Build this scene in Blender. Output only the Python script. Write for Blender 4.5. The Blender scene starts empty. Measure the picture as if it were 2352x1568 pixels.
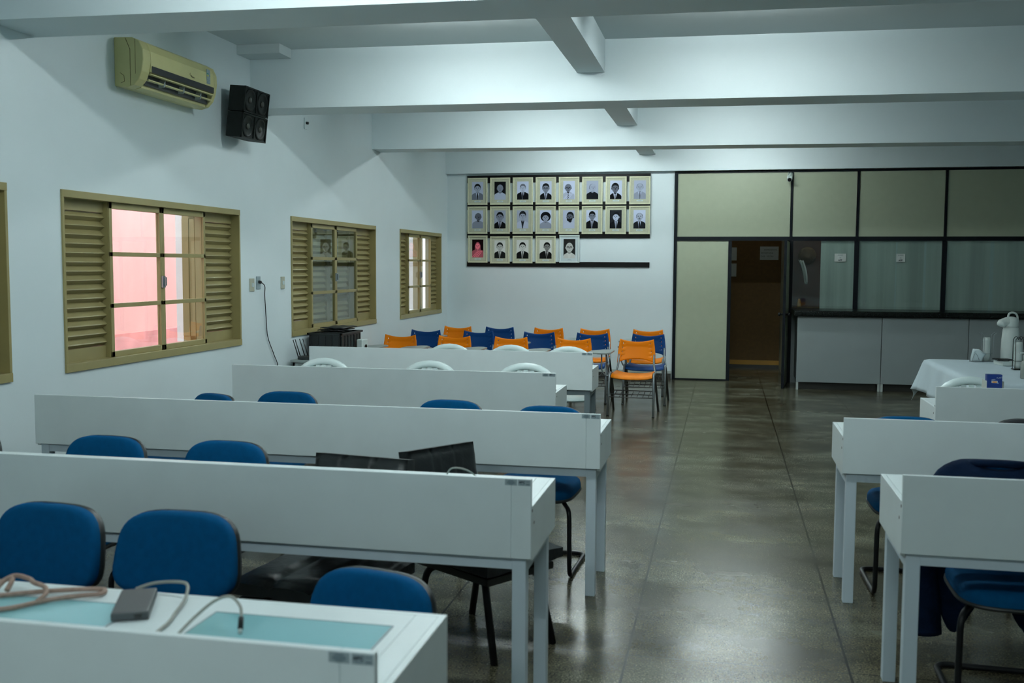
import bpy, math, random
from mathutils import Matrix, Vector
random.seed(7)
PI = math.pi
SC = bpy.context.scene
COL = SC.collection

# ------------------------------------------------------------------ camera, world, sun, exposure
cam_d = bpy.data.cameras.new('camera')
cam = bpy.data.objects.new('camera', cam_d)
COL.objects.link(cam)
SC.camera = cam
CX, CZ, YAW, PIT, ROL = 4.23345, 1.68192, 0.206066, 0.074447, 0.005224
cy_, sy_ = math.cos(YAW), math.sin(YAW)
FW = Vector((-sy_ * math.cos(PIT), cy_ * math.cos(PIT), -math.sin(PIT)))
RT = Vector((cy_, sy_, 0))
UPV = RT.cross(FW)
R2 = RT * math.cos(ROL) + UPV * math.sin(ROL)
U2 = -RT * math.sin(ROL) + UPV * math.cos(ROL)
m3 = Matrix((R2, U2, -FW)).transposed()
cam.matrix_world = Matrix.Translation((CX, 0, CZ)) @ m3.to_4x4()
cam_d.sensor_width = 36.0
cam_d.sensor_fit = 'HORIZONTAL'
cam_d.lens = 2330.0 / 2352.0 * 36.0
cam_d.clip_start = 0.05
cam_d.clip_end = 100
cam_d.dof.use_dof = True
cam_d.dof.focus_distance = 10.5
cam_d.dof.aperture_fstop = 4.0

world = bpy.data.worlds.new('sky')
SC.world = world
world.use_nodes = True
wn = world.node_tree.nodes
wn['Background'].inputs[0].default_value = (0.80, 0.92, 1.0, 1)
wn['Background'].inputs[1].default_value = 4.5

sun_d = bpy.data.lights.new('sun', 'SUN')
sun_d.energy = 5.5
sun_d.angle = 0.02
sun_d.color = (1.0, 0.95, 0.9)
sun = bpy.data.objects.new('sun', sun_d)
COL.objects.link(sun)
sun.location = (3, 4, 9)
sun.rotation_euler = Vector((-0.45, 0.22, -1.0)).to_track_quat('-Z', 'Y').to_euler()

TUBE = 103.0            # brightness of the fluorescent tubes
TUBE_COL = (0.88, 1.0, 1.0)

SC.view_settings.view_transform = 'Standard'
SC.view_settings.look = 'None'
SC.view_settings.exposure = 0.0
SC.view_settings.gamma = 1.0
SC.view_settings.use_curve_mapping = False
try:
    SC.cycles.use_denoising = True
    SC.cycles.max_bounces = 8
    SC.cycles.diffuse_bounces = 5
    SC.cycles.glossy_bounces = 4
    SC.cycles.transparent_max_bounces = 12
    SC.cycles.sample_clamp_indirect = 4.0
    SC.cycles.caustics_reflective = False
    SC.cycles.caustics_refractive = False
except Exception:
    pass

# ------------------------------------------------------------------ materials
def lin(c):
    c = c / 255.0
    return c / 12.92 if c <= 0.04045 else ((c + 0.055) / 1.055) ** 2.4

def srgb(r, g, b):
    return (lin(r), lin(g), lin(b), 1.0)

MATS = {}
def mat(name, col, rough=0.5, metal=0.0, var=0.06, vscale=3.0, bump=0.0, bscale=60.0, spec=0.5, stretch=None, coat=0.0):
    """principled material with a little procedural variation"""
    if name in MATS:
        return MATS[name]
    m = bpy.data.materials.new(name)
    m.use_nodes = True
    nt = m.node_tree
    b = nt.nodes['Principled BSDF']
    b.inputs['Roughness'].default_value = rough
    b.inputs['Metallic'].default_value = metal
    b.inputs['Specular IOR Level'].default_value = spec
    if coat:
        b.inputs['Coat Weight'].default_value = coat
    tc = nt.nodes.new('ShaderNodeTexCoord')
    src = tc.outputs['Object']
    if stretch:
        mp = nt.nodes.new('ShaderNodeMapping')
        mp.inputs['Scale'].default_value = stretch
        nt.links.new(src, mp.inputs['Vector'])
        src = mp.outputs['Vector']
    n = nt.nodes.new('ShaderNodeTexNoise')
    n.inputs['Scale'].default_value = vscale
    n.inputs['Detail'].default_value = 4
    nt.links.new(src, n.inputs['Vector'])
    r = nt.nodes.new('ShaderNodeValToRGB')
    c = col
    r.color_ramp.elements[0].position = 0.3
    r.color_ramp.elements[1].position = 0.7
    r.color_ramp.elements[0].color = (c[0] * (1 - var), c[1] * (1 - var), c[2] * (1 - var), 1)
    r.color_ramp.elements[1].color = (min(1, c[0] * (1 + var)), min(1, c[1] * (1 + var)), min(1, c[2] * (1 + var)), 1)
    nt.links.new(n.outputs['Fac'], r.inputs['Fac'])
    nt.links.new(r.outputs['Color'], b.inputs['Base Color'])
    if bump:
        n2 = nt.nodes.new('ShaderNodeTexNoise')
        n2.inputs['Scale'].default_value = bscale
        n2.inputs['Detail'].default_value = 3
        nt.links.new(src, n2.inputs['Vector'])
        bp = nt.nodes.new('ShaderNodeBump')
        bp.inputs['Strength'].default_value = bump
        bp.inputs['Distance'].default_value = 0.01
        nt.links.new(n2.outputs['Fac'], bp.inputs['Height'])
        nt.links.new(bp.outputs['Normal'], b.inputs['Normal'])
    MATS[name] = m
    return m

def glass_mat(name, tint=(0.92, 0.96, 0.95, 1), refl=0.09):
    m = bpy.data.materials.new(name)
    m.use_nodes = True
    nt = m.node_tree
    nt.nodes.remove(nt.nodes['Principled BSDF'])
    out = nt.nodes['Material Output']
    tr = nt.nodes.new('ShaderNodeBsdfTransparent')
    tr.inputs[0].default_value = tint
    gl = nt.nodes.new('ShaderNodeBsdfGlossy')
    gl.inputs['Roughness'].default_value = 0.02
    lw = nt.nodes.new('ShaderNodeLayerWeight')
    lw.inputs[0].default_value = 0.5
    fr = nt.nodes.new('ShaderNodeMath')
    fr.operation = 'POWER'
    fr.inputs[1].default_value = 5.0
    nt.links.new(lw.outputs['Facing'], fr.inputs[0])
    ad = nt.nodes.new('ShaderNodeMath')
    ad.operation = 'ADD'
    ad.use_clamp = True
    ad.inputs[1].default_value = refl
    nt.links.new(fr.outputs[0], ad.inputs[0])
    mx = nt.nodes.new('ShaderNodeMixShader')
    nt.links.new(ad.outputs[0], mx.inputs[0])
    nt.links.new(tr.outputs[0], mx.inputs[1])
    nt.links.new(gl.outputs[0], mx.inputs[2])
    nt.links.new(mx.outputs[0], out.inputs['Surface'])
    MATS[name] = m
    return m

def emit_mat(name, col, strength):
    m = bpy.data.materials.new(name)
    m.use_nodes = True
    b = m.node_tree.nodes['Principled BSDF']
    b.inputs['Base Color'].default_value = (*col, 1)
    b.inputs['Emission Color'].default_value = (*col, 1)
    b.inputs['Emission Strength'].default_value = strength
    MATS[name] = m
    return m

M_WALL = mat('wall_paint', (0.70, 0.785, 0.81, 1), 0.45, var=0.02, vscale=1.5, bump=0.03, bscale=90)
M_CEIL = mat('ceiling_paint', (0.60, 0.66, 0.67, 1), 0.6, var=0.02, vscale=1.2, bump=0.03, bscale=90)
M_DESK = mat('desk_laminate', (0.70, 0.785, 0.80, 1), 0.38, var=0.03, vscale=5.0)
M_STEELW = mat('desk_steel_paint', (0.58, 0.68, 0.75, 1), 0.4, var=0.03)
M_STEELG = mat('desk_steel_grey', (0.14, 0.18, 0.20, 1), 0.45, var=0.04)
M_TGLASS = mat('desk_glass', (0.30, 0.60, 0.65, 1), 0.08, var=0.03, coat=0.6)
M_TAN = mat('window_tan', srgb(150, 138, 92), 0.42, var=0.05, vscale=6)
M_TAND = mat('window_tan_shutter', srgb(146, 134, 90), 0.45, var=0.06, vscale=6)
M_BLACK = mat('black_plastic', (0.008, 0.011, 0.012, 1), 0.42, var=0.2)
M_BLKMET = mat('black_metal', (0.005, 0.006, 0.007, 1), 0.4, var=0.2, spec=0.25)
M_BLUE = mat('blue_fabric', (0.0005, 0.064, 0.172, 1), 0.85, var=0.08, vscale=40, bump=0.25, bscale=500, spec=0.08)
M_BLUEP = mat('blue_plastic', (0.0005, 0.040, 0.165, 1), 0.5, var=0.05, spec=0.2)
M_ORANGE = mat('orange_plastic', (0.80, 0.215, 0.001, 1), 0.45, var=0.05, spec=0.2)
M_WHITEP = mat('white_plastic', (0.62, 0.74, 0.74, 1), 0.3, var=0.03)
M_CHROME = mat('chair_tube_grey', (0.30, 0.34, 0.36, 1), 0.32, metal=0.7, var=0.06)
M_TUBEDK = mat('chair_tube_dark', (0.10, 0.10, 0.10, 1), 0.4, metal=0.5, var=0.06)
M_GREYLAM = mat('grey_laminate', (0.26, 0.30, 0.29, 1), 0.4, var=0.05)
M_LEATHER = mat('black_leather', (0.008, 0.011, 0.012, 1), 0.36, var=0.25, vscale=9, bump=0.3, bscale=25)
M_BEIGE = mat('partition_beige', (0.37, 0.405, 0.295, 1), 0.5, var=0.025, vscale=10)
M_FRAMEK = mat('partition_black_frame', (0.004, 0.006, 0.009, 1), 0.5, var=0.1, spec=0.15)
M_FROST = mat('frosted_film', (0.52, 0.56, 0.535, 1), 0.3, var=0.22, vscale=1.0, stretch=(7.0, 1.0, 0.25))
M_GRANITE = mat('black_granite', (0.006, 0.008, 0.007, 1), 0.25, var=0.9, vscale=120, spec=0.2)
M_COUNTER = mat('counter_panel_grey', (0.265, 0.305, 0.31, 1), 0.45, var=0.03)
M_BROWN = mat('brown_wall', (0.135, 0.075, 0.020, 1), 0.7, var=0.12, vscale=20)
M_OCHRE = mat('ochre_trim', (0.42, 0.22, 0.03, 1), 0.5, var=0.05)
M_DARKRED = mat('dark_red_wall', (0.075, 0.035, 0.032, 1), 0.6, var=0.15, vscale=6)
M_STRAW = mat('straw_brown', (0.065, 0.036, 0.008, 1), 0.8, var=0.25, vscale=25, bump=0.3)
M_PAPER = mat('paper', (0.55, 0.64, 0.66, 1), 0.7, var=0.03)
M_PAPERG = mat('sticker_grey', (0.28, 0.35, 0.38, 1), 0.5, var=0.05)
M_INK = mat('ink', (0.015, 0.025, 0.035, 1), 0.6)
M_INKS = mat('ink_soft', (0.10, 0.15, 0.17, 1), 0.6)
M_CREAM = mat('frame_cream', (0.62, 0.62, 0.44, 1), 0.45, var=0.06, vscale=20)
M_MAT = mat('mat_beige', (0.47, 0.48, 0.36, 1), 0.8, var=0.06, vscale=60)
M_WFRAME = mat('frame_white', (0.62, 0.70, 0.68, 1), 0.4, var=0.03)
M_RAIL = mat('black_wood_rail', (0.006, 0.0055, 0.0055, 1), 0.4, var=0.3, vscale=12, spec=0.15)
M_AC = mat('aged_cream_plastic', (0.64, 0.59, 0.27, 1), 0.35, var=0.06, vscale=4)
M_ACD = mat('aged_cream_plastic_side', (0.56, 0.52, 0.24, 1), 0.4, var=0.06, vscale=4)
M_SPK = mat('speaker_black', (0.007, 0.010, 0.009, 1), 0.6, var=0.3, vscale=20, spec=0.2)
M_CONE = mat('speaker_cone', (0.008, 0.011, 0.010, 1), 0.5, var=0.2, spec=0.2)
M_CONEC = mat('speaker_dust_cap', (0.035, 0.038, 0.03, 1), 0.35, var=0.2)
M_SWITCH = mat('switch_plate_beige', (0.42, 0.42, 0.33, 1), 0.4, var=0.04)
M_CORAL = mat('coral_wall', (0.78, 0.40, 0.385, 1), 0.8, var=0.08, vscale=2.5, stretch=(1, 1, 0.4))
M_CORALD = mat('coral_wall_base', (0.66, 0.26, 0.26, 1), 0.8, var=0.15, vscale=5)
M_OUTW = mat('outside_white_brick', (0.80, 0.80, 0.80, 1), 0.8, var=0.05)
M_CONC = mat('outside_paving', (0.45, 0.42, 0.40, 1), 0.9, var=0.15)
M_CLOTH = mat('white_cloth', (0.52, 0.62, 0.67, 1), 0.85, var=0.03, bump=0.1, bscale=300)
M_NAVY = mat('navy_jacket', (0.002, 0.008, 0.024, 1), 0.9, var=0.2, vscale=20, bump=0.3, bscale=60, spec=0.08)
M_BOXB = mat('box_blue', (0.004, 0.03, 0.20, 1), 0.35, var=0.03)
M_BOXO = mat('box_orange', (0.65, 0.20, 0.01, 1), 0.4, var=0.03)
M_CARD = mat('box_cardboard', (0.42, 0.44, 0.40, 1), 0.7, var=0.04)
M_WINK = mat('white_print', (0.55, 0.66, 0.72, 1), 0.5)
M_ROPE = mat('cord_beige', (0.30, 0.20, 0.16, 1), 0.7, var=0.2, vscale=60)
M_CABLE = mat('cable_grey', (0.27, 0.28, 0.25, 1), 0.5, var=0.05)
M_PHONE = mat('adapter_grey', (0.05, 0.058, 0.062, 1), 0.45, var=0.05)
M_PHONES = mat('adapter_black', (0.012, 0.014, 0.015, 1), 0.4)
M_GEL = mat('bottle_body', (0.24, 0.26, 0.24, 1), 0.15, var=0.1, vscale=10)
M_CUP = mat('paper_cup_white', (0.50, 0.56, 0.54, 1), 0.5, var=0.04)
M_SKIRT = mat('baseboard_dark', (0.035, 0.035, 0.03, 1), 0.4, var=0.2)
M_PIPE = mat('pale_trim', (0.45, 0.50, 0.48, 1), 0.4)
M_GLASS = glass_mat('window_glass', refl=0.10)
M_PGLASS = glass_mat('partition_glass', (0.85, 0.9, 0.88, 1), 0.05)
M_TUBE = emit_mat('fluorescent_tube', TUBE_COL, TUBE)
M_TUBEOFF = mat('fluorescent_tube_off', (0.7, 0.75, 0.75, 1), 0.3)

def floor_mat():
    m = bpy.data.materials.new('polished_granilite')
    m.use_nodes = True
    nt = m.node_tree
    L = nt.links.new
    b = nt.nodes['Principled BSDF']
    tc = nt.nodes.new('ShaderNodeTexCoord')
    O = tc.outputs['Object']
    def noise(scale, detail, stretch=None, rough=0.5):
        n = nt.nodes.new('ShaderNodeTexNoise')
        n.inputs['Scale'].default_value = scale
        n.inputs['Detail'].default_value = detail
        n.inputs['Roughness'].default_value = rough
        if stretch:
            mp = nt.nodes.new('ShaderNodeMapping')
            mp.inputs['Scale'].default_value = stretch
            L(O, mp.inputs['Vector'])
            L(mp.outputs[0], n.inputs['Vector'])
        else:
            L(O, n.inputs['Vector'])
        return n.outputs['Fac']
    def ramp(fac, stops):
        r = nt.nodes.new('ShaderNodeValToRGB')
        e = r.color_ramp.elements
        e[0].position, e[0].color = stops[0]
        e[1].position, e[1].color = stops[-1]
        for p, c in stops[1:-1]:
            k = e.new(p)
            k.color = c
        L(fac, r.inputs['Fac'])
        return r.outputs['Color']
    def mix(mode, fac, a, bb):
        x = nt.nodes.new('ShaderNodeMixRGB')
        x.blend_type = mode
        if isinstance(fac, float):
            x.inputs[0].default_value = fac
        else:
            L(fac, x.inputs[0])
        L(a, x.inputs[1])
        if isinstance(bb, tuple):
            x.inputs[2].default_value = bb
        else:
            L(bb, x.inputs[2])
        return x.outputs[0]
    base = ramp(noise(1.3, 5, (0.7, 1.5, 1)), [(0.3, (0.052, 0.046, 0.029, 1)), (0.5, (0.092, 0.087, 0.061, 1)), (0.72, (0.150, 0.156, 0.122, 1))])
    streak = ramp(noise(1.0, 5, (0.7, 2.6, 1)), [(0.35, (0.66, 0.63, 0.56, 1)), (0.6, (1.08, 1.08, 1.06, 1))])
    c1 = mix('MULTIPLY', 0.8, base, streak)
    blot = ramp(noise(3.4, 7, None, 0.65), [(0.36, (1.25, 1.25, 1.24, 1)), (0.63, (0.40, 0.38, 0.33, 1))])
    c2 = mix('MULTIPLY', 0.85, c1, blot)
    sp = ramp(noise(115, 2, None, 0.75), [(0.36, (0.25, 0.24, 0.22, 1)), (0.47, (0.92, 0.92, 0.92, 1)), (0.58, (1.1, 1.1, 1.1, 1)), (0.66, (2.9, 3.0, 2.9, 1))])
    c3 = mix('MULTIPLY', 0.85, c2, sp)
    # joints
    sx = nt.nodes.new('ShaderNodeSeparateXYZ')
    L(O, sx.inputs[0])
    def joint(out, off, pitch, half):
        a = nt.nodes.new('ShaderNodeMath'); a.operation = 'SUBTRACT'; a.inputs[1].default_value = off - pitch / 2
        L(out, a.inputs[0])
        d = nt.nodes.new('ShaderNodeMath'); d.operation = 'FLOORED_MODULO'; d.inputs[1].default_value = pitch
        L(a.outputs[0], d.inputs[0])
        e = nt.nodes.new('ShaderNodeMath'); e.operation = 'SUBTRACT'; e.inputs[1].default_value = pitch / 2
        L(d.outputs[0], e.inputs[0])
        f = nt.nodes.new('ShaderNodeMath'); f.operation = 'ABSOLUTE'
        L(e.outputs[0], f.inputs[0])
        g = nt.nodes.new('ShaderNodeMath'); g.operation = 'LESS_THAN'; g.inputs[1].default_value = half
        L(f.outputs[0], g.inputs[0])
        return g.outputs[0]
    jx = joint(sx.outputs['X'], 3.851, 0.925, 0.0055)
    jy = joint(sx.outputs['Y'], 4.306, 0.985, 0.0045)
    c4 = mix('MULTIPLY', jx, c3, (0.16, 0.155, 0.14, 1))
    hy = nt.nodes.new('ShaderNodeMath'); hy.operation = 'MULTIPLY'; hy.inputs[1].default_value = 0.6
    L(jy, hy.inputs[0])
    c5 = mix('MULTIPLY', hy.outputs[0], c4, (0.35, 0.34, 0.32, 1))
    L(c5, b.inputs['Base Color'])
    rr = nt.nodes.new('ShaderNodeMapRange')
    L(noise(1.6, 3, (0.8, 1.6, 1)), rr.inputs['Value'])
    rr.inputs['From Min'].default_value = 0.3
    rr.inputs['From Max'].default_value = 0.7
    rr.inputs['To Min'].default_value = 0.19
    rr.inputs['To Max'].default_value = 0.28
    L(rr.outputs[0], b.inputs['Roughness'])
    b.inputs['Specular IOR Level'].default_value = 0.27
    return m
M_FLOOR = floor_mat()

# ------------------------------------------------------------------ mesh builder
class MB:
    def __init__(s):
        s.v, s.f, s.m, s.sm = [], [], [], []
    def quad(s, pts, mi=0, smooth=False):
        i = len(s.v)
        s.v += [tuple(p) for p in pts]
        s.f.append(tuple(range(i, i + len(pts))))
        s.m.append(mi); s.sm.append(smooth)
        return s
    def box(s, x0, x1, y0, y1, z0, z1, mi=0, M=None):
        c = [(x0, y0, z0), (x1, y0, z0), (x1, y1, z0), (x0, y1, z0), (x0, y0, z1), (x1, y0, z1), (x1, y1, z1), (x0, y1, z1)]
        return s.hexa(c, mi, M)
    def hexa(s, c, mi=0, M=None):
        if M is not None:
            c = [tuple(M @ Vector(p)) for p in c]
        i = len(s.v)
        s.v += [tuple(p) for p in c]
        for q in ((3, 2, 1, 0), (4, 5, 6, 7), (0, 1, 5, 4), (1, 2, 6, 5), (2, 3, 7, 6), (3, 0, 4, 7)):
            s.f.append(tuple(i + k for k in q)); s.m.append(mi); s.sm.append(False)
        return s
    def prism(s, poly, axis, a0, a1, mi=0, smooth=False, M=None):
        """poly in the two other axes, extruded along axis from a0 to a1"""
        def p3(p, a):
            q = {'x': (a, p[0], p[1]), 'y': (p[0], a, p[1]), 'z': (p[0], p[1], a)}[axis]
            return tuple(M @ Vector(q)) if M is not None else q
        n = len(poly); i = len(s.v)
        s.v += [p3(p, a0) for p in poly] + [p3(p, a1) for p in poly]
        area = sum(poly[k][0] * poly[(k + 1) % n][1] - poly[(k + 1) % n][0] * poly[k][1] for k in range(n))
        flip = (area < 0) ^ (axis == 'y')
        def add(t, sm):
            s.f.append(tuple(reversed(t)) if flip else tuple(t)); s.m.append(mi); s.sm.append(sm)
        add([i + k for k in reversed(range(n))], False)
        add([i + n + k for k in range(n)], False)
        for k in range(n):
            l = (k + 1) % n
            add([i + k, i + l, i + n + l, i + n + k], smooth)
        return s
    def tube(s, path, r, seg=8, mi=0, closed=False, M=None):
        P = [Vector(p) for p in path]
        if M is not None:
            P = [M @ p for p in P]
        n = len(P); i = len(s.v)
        rad = r if isinstance(r, (list, tuple)) else [r] * n
        ref = None
        for k in range(n):
            if closed:
                t = (P[(k + 1) % n] - P[k - 1])
            else:
                t = P[min(k + 1, n - 1)] - P[max(k - 1, 0)]
            t.normalize()
            if ref is None:
                ref = Vector((0, 0, 1)) if abs(t.z) < 0.9 else Vector((1, 0, 0))
            a = (ref - t * ref.dot(t))
            if a.length < 1e-6:
                a = t.orthogonal()
            a.normalize(); ref = a
            b = t.cross(a)
            for q in range(seg):
                w = 2 * PI * q / seg
                s.v.append(tuple(P[k] + (a * math.cos(w) + b * math.sin(w)) * rad[k]))
        for k in range(n if closed else n - 1):
            l = (k + 1) % n
            for q in range(seg):
                w = (q + 1) % seg
                s.f.append((i + k * seg + q, i + k * seg + w, i + l * seg + w, i + l * seg + q)); s.m.append(mi); s.sm.append(True)
        if not closed:
            s.f.append(tuple(i + q for q in reversed(range(seg)))); s.m.append(mi); s.sm.append(False)
            s.f.append(tuple(i + (n - 1) * seg + q for q in range(seg))); s.m.append(mi); s.sm.append(False)
        return s
    def lathe(s, prof, cx=0, cy=0, seg=24, mi=0, M=None):
        """profile of (radius, z) from bottom to top about a vertical axis"""
        i = len(s.v); n = len(prof)
        for r, z in prof:
            for q in range(seg):
                w = 2 * PI * q / seg
                p = Vector((cx + r * math.cos(w), cy + r * math.sin(w), z))
                s.v.append(tuple(M @ p if M is not None else p))
        for k in range(n - 1):
            for q in range(seg):
                w = (q + 1) % seg
                s.f.append((i + k * seg + q, i + k * seg + w, i + (k + 1) * seg + w, i + (k + 1) * seg + q)); s.m.append(mi); s.sm.append(True)
        s.f.append(tuple(i + q for q in reversed(range(seg)))); s.m.append(mi); s.sm.append(False)
        s.f.append(tuple(i + (n - 1) * seg + q for q in range(seg))); s.m.append(mi); s.sm.append(False)
        return s
    def grid(s, nu, nv, fn, mi=0, closed_u=False, skip=None, smooth=True):
        i = len(s.v)
        for a in range(nu):
            for b in range(nv):
                s.v.append(tuple(fn(a, b)))
        for a in range(nu if closed_u else nu - 1):
            c = (a + 1) % nu
            for b in range(nv - 1):
                if skip and skip(a, b):
                    continue
                s.f.append((i + a * nv + b, i + c * nv + b, i + c * nv + b + 1, i + a * nv + b + 1)); s.m.append(mi); s.sm.append(smooth)
        return s
    def build(s, name, mats, parent=None, bevel=0.0, solid=0.0, subsurf=0, loc=None, bseg=2):
        me = bpy.data.meshes.new(name)
        me.from_pydata(s.v, [], s.f)
        if not isinstance(mats, (list, tuple)):
            mats = [mats]
        for x in mats:
            me.materials.append(x)
        me.polygons.foreach_set('material_index', s.m)
        me.polygons.foreach_set('use_smooth', s.sm)
        me.update()
        o = bpy.data.objects.new(name, me)
        COL.objects.link(o)
        if parent is not None:
            o.parent = parent
        if loc:
            o.location = loc
        if solid:
            md = o.modifiers.new('solid', 'SOLIDIFY'); md.thickness = solid; md.offset = 0
        if subsurf:
            md = o.modifiers.new('sub', 'SUBSURF'); md.levels = subsurf; md.render_levels = subsurf
        if bevel:
            md = o.modifiers.new('bevel', 'BEVEL'); md.width = bevel; md.segments = bseg; md.limit_method = 'ANGLE'; md.angle_limit = math.radians(40)
        return o

def thing(name, label, cat, loc=(0, 0, 0), rotz=0.0, group=None, kind=None):
    o = bpy.data.objects.new(name, None)
    COL.objects.link(o)
    o.location = loc
    o.rotation_euler = (0, 0, rotz)
    o.empty_display_size = 0.1
    return tag(o, label, cat, group, kind)

def tag(o, label, cat, group=None, kind=None):
    o['label'] = label
    o['category'] = cat
    if group: o['group'] = group
    if kind: o['kind'] = kind
    return o

def dup(root, loc, rotz, label, group=None):
    r = root.copy(); COL.objects.link(r)
    r.location = loc; r.rotation_euler = (0, 0, rotz)
    r['label'] = label
    if group: r['group'] = group
    for ch in list(root.children):
        c = ch.copy(); COL.objects.link(c); c.parent = r
        for g in list(ch.children):
            d = g.copy(); COL.objects.link(d); d.parent = c
    return r

def text(name, body, size, matl, parent, loc, rot, align='LEFT', bold=0.0):
    cu = bpy.data.curves.new(name, 'FONT')
    cu.body = body
    cu.size = size
    cu.align_x = align
    cu.extrude = 0.0003
    cu.offset = bold
    cu.materials.append(matl)
    tmp = bpy.data.objects.new(name + '_curve', cu)
    COL.objects.link(tmp)
    bpy.context.view_layer.update()
    me = bpy.data.meshes.new_from_object(tmp.evaluated_get(bpy.context.evaluated_depsgraph_get()))
    bpy.data.objects.remove(tmp)
    o = bpy.data.objects.new(name, me)
    COL.objects.link(o)
    o.parent = parent
    o.location = loc
    o.rotation_euler = rot
    return o
FRONT = (PI / 2, 0, 0)      # text facing -y

def arc(cx, cy, r, a0, a1, n):
    return [(cx + r * math.cos(a0 + (a1 - a0) * k / n), cy + r * math.sin(a0 + (a1 - a0) * k / n)) for k in range(n + 1)]

def smooth_path(pts, per=6):
    """Catmull-Rom through points"""
    P = [Vector(p) for p in pts]
    out = []
    for k in range(len(P) - 1):
        p0 = P[max(k - 1, 0)]; p1 = P[k]; p2 = P[k + 1]; p3 = P[min(k + 2, len(P) - 1)]
        for j in range(per):
            t = j / per
            out.append(0.5 * ((2 * p1) + (p2 - p0) * t + (2 * p0 - 5 * p1 + 4 * p2 - p3) * t * t + (3 * p1 - p0 - 3 * p2 + p3) * t ** 3))
    out.append(P[-1])
    return out

def fillet(pts, r=0.05, n=5):
    """polyline with rounded corners"""
    P = [Vector(p) for p in pts]
    out = [P[0]]
    for k in range(1, len(P) - 1):
        a = (P[k - 1] - P[k]); b = (P[k + 1] - P[k])
        d = min(r, a.length * 0.49, b.length * 0.49)
        A = P[k] + a.normalized() * d; B = P[k] + b.normalized() * d
        for j in range(n + 1):
            t = j / n
            out.append(A * (1 - t) ** 2 + P[k] * 2 * t * (1 - t) + B * t * t)
    out.append(P[-1])
    return out

# ------------------------------------------------------------------ room shell
XR, YB, YN, ZC = 9.6, 15.30, -2.5, 3.60
def structure(o):
    o['kind'] = 'structure'
    return o

fl = MB().box(-0.18, XR + 0.15, YN - 0.15, 18.0, -0.12, 0.0).build('floor', M_FLOOR)
tag(fl, 'polished speckled grey-brown stone floor with thin dark joints', 'floor', kind='structure')
ce = MB().box(-0.18, XR + 0.15, YN - 0.15, 18.0, ZC, ZC + 0.2).build('ceiling', M_CEIL)
tag(ce, 'pale grey-white concrete ceiling between the beams', 'ceiling', kind='structure')

ZB, ZT = 0.963, 2.163
WINS = [(2.90, 5.379), (5.896, 8.373), (9.468, 11.966), (12.93, 14.93)]
wb = MB()
ys = [YN - 0.15]
for a, b in WINS:
    ys += [a, b]
ys.append(YB + 0.3)
for k in range(0, len(ys), 2):
    wb.box(-0.18, 0, ys[k], ys[k + 1], 0, ZC)
for a, b in WINS:
    wb.box(-0.18, 0, a, b, 0, ZB)
    wb.box(-0.18, 0, a, b, ZT, ZC)
wl = wb.build('wall_left', M_WALL)
tag(wl, 'pale blue-white plaster wall with the row of windows on the left', 'wall', kind='structure')

wk = MB().box(0, 3.484, YB, YB + 0.12, 0, ZC).build('wall_back', M_WALL)
tag(wk, 'white plaster wall behind the portraits at the far end', 'wall', kind='structure')
wr = MB().box(XR, XR + 0.15, YN - 0.15, 18.0, 0, ZC).build('wall_right', M_WALL)
tag(wr, 'plain white wall on the right side of the hall, out of frame', 'wall', kind='structure')
wn_ = MB().box(-0.18, XR + 0.15, YN - 0.15, YN, 0, ZC).build('wall_near', M_WALL)
tag(wn_, 'plain white wall behind the viewer', 'wall', kind='structure')

def beam(name, f0, fs, b0, bs, z, label):
    m = MB()
    x1 = XR
    m.hexa([(0, f0, z), (x1, f0 + fs * x1, z), (x1, b0 + bs * x1, z), (0, b0, z),
            (0, f0, ZC), (x1, f0 + fs * x1, ZC), (x1, b0 + bs * x1, ZC), (0, b0, ZC)])
    return tag(m.build(name, M_WALL), label, 'beam', kind='structure')
ZBM = 3.085
beam('beam_overhead', 1.90, 0.03, 2.33, 0.03, ZBM, 'white ceiling beam just above the viewer, out of frame')
beam('beam_near', 5.245, 0.035, 5.70, 0.03, ZBM, 'white ceiling beam crossing the very top of the picture')
beam('beam_middle', 8.63, 0.033, 9.05, 0.035, ZBM, 'white ceiling beam beside the black loudspeaker')
beam('beam_far', 11.87, 0.055, 12.22, 0.06, ZBM, 'white ceiling beam nearest to the portraits')
beam('beam_back', 15.20, 0.0, 15.42, 0.0, ZBM, 'white header beam above the portraits and the beige partition')
for nm, y0, y1, lb in (('beam_cross_near', 2.4, 5.3, 'short white cross beam overhead, out of frame'),
                   ('beam_cross_middle', 5.80, 8.73, 'short white cross beam between the two nearer ceiling beams'),
                   ('beam_cross_far', 9.16, 12.05, 'short white cross beam between the two farther ceiling beams'),
                   ('beam_cross_back', 12.40, 15.2, 'short white cross beam hidden behind the farthest beam')):
    tag(MB().box(2.965, 3.20, y0, y1, 3.325, ZC).build(nm, M_WALL), lb, 'beam', kind='structure')
tag(MB().box(0.0, 0.40, 8.38, 8.63, 3.52, ZC).build('trim_1', M_CEIL), 'flat white box in the ceiling corner above the loudspeaker', 'ceiling box', kind='structure')
tag(MB().box(0.02, 3.47, YB - 0.014, YB, 0.0, 0.085).box(0.02, 3.47, YB - 0.018, YB, 0.085, 0.125, 1).build('baseboard_back', [M_SKIRT, M_PIPE]), 'dark baseboard with a pale strip under the portrait wall', 'baseboard', kind='structure')

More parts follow.
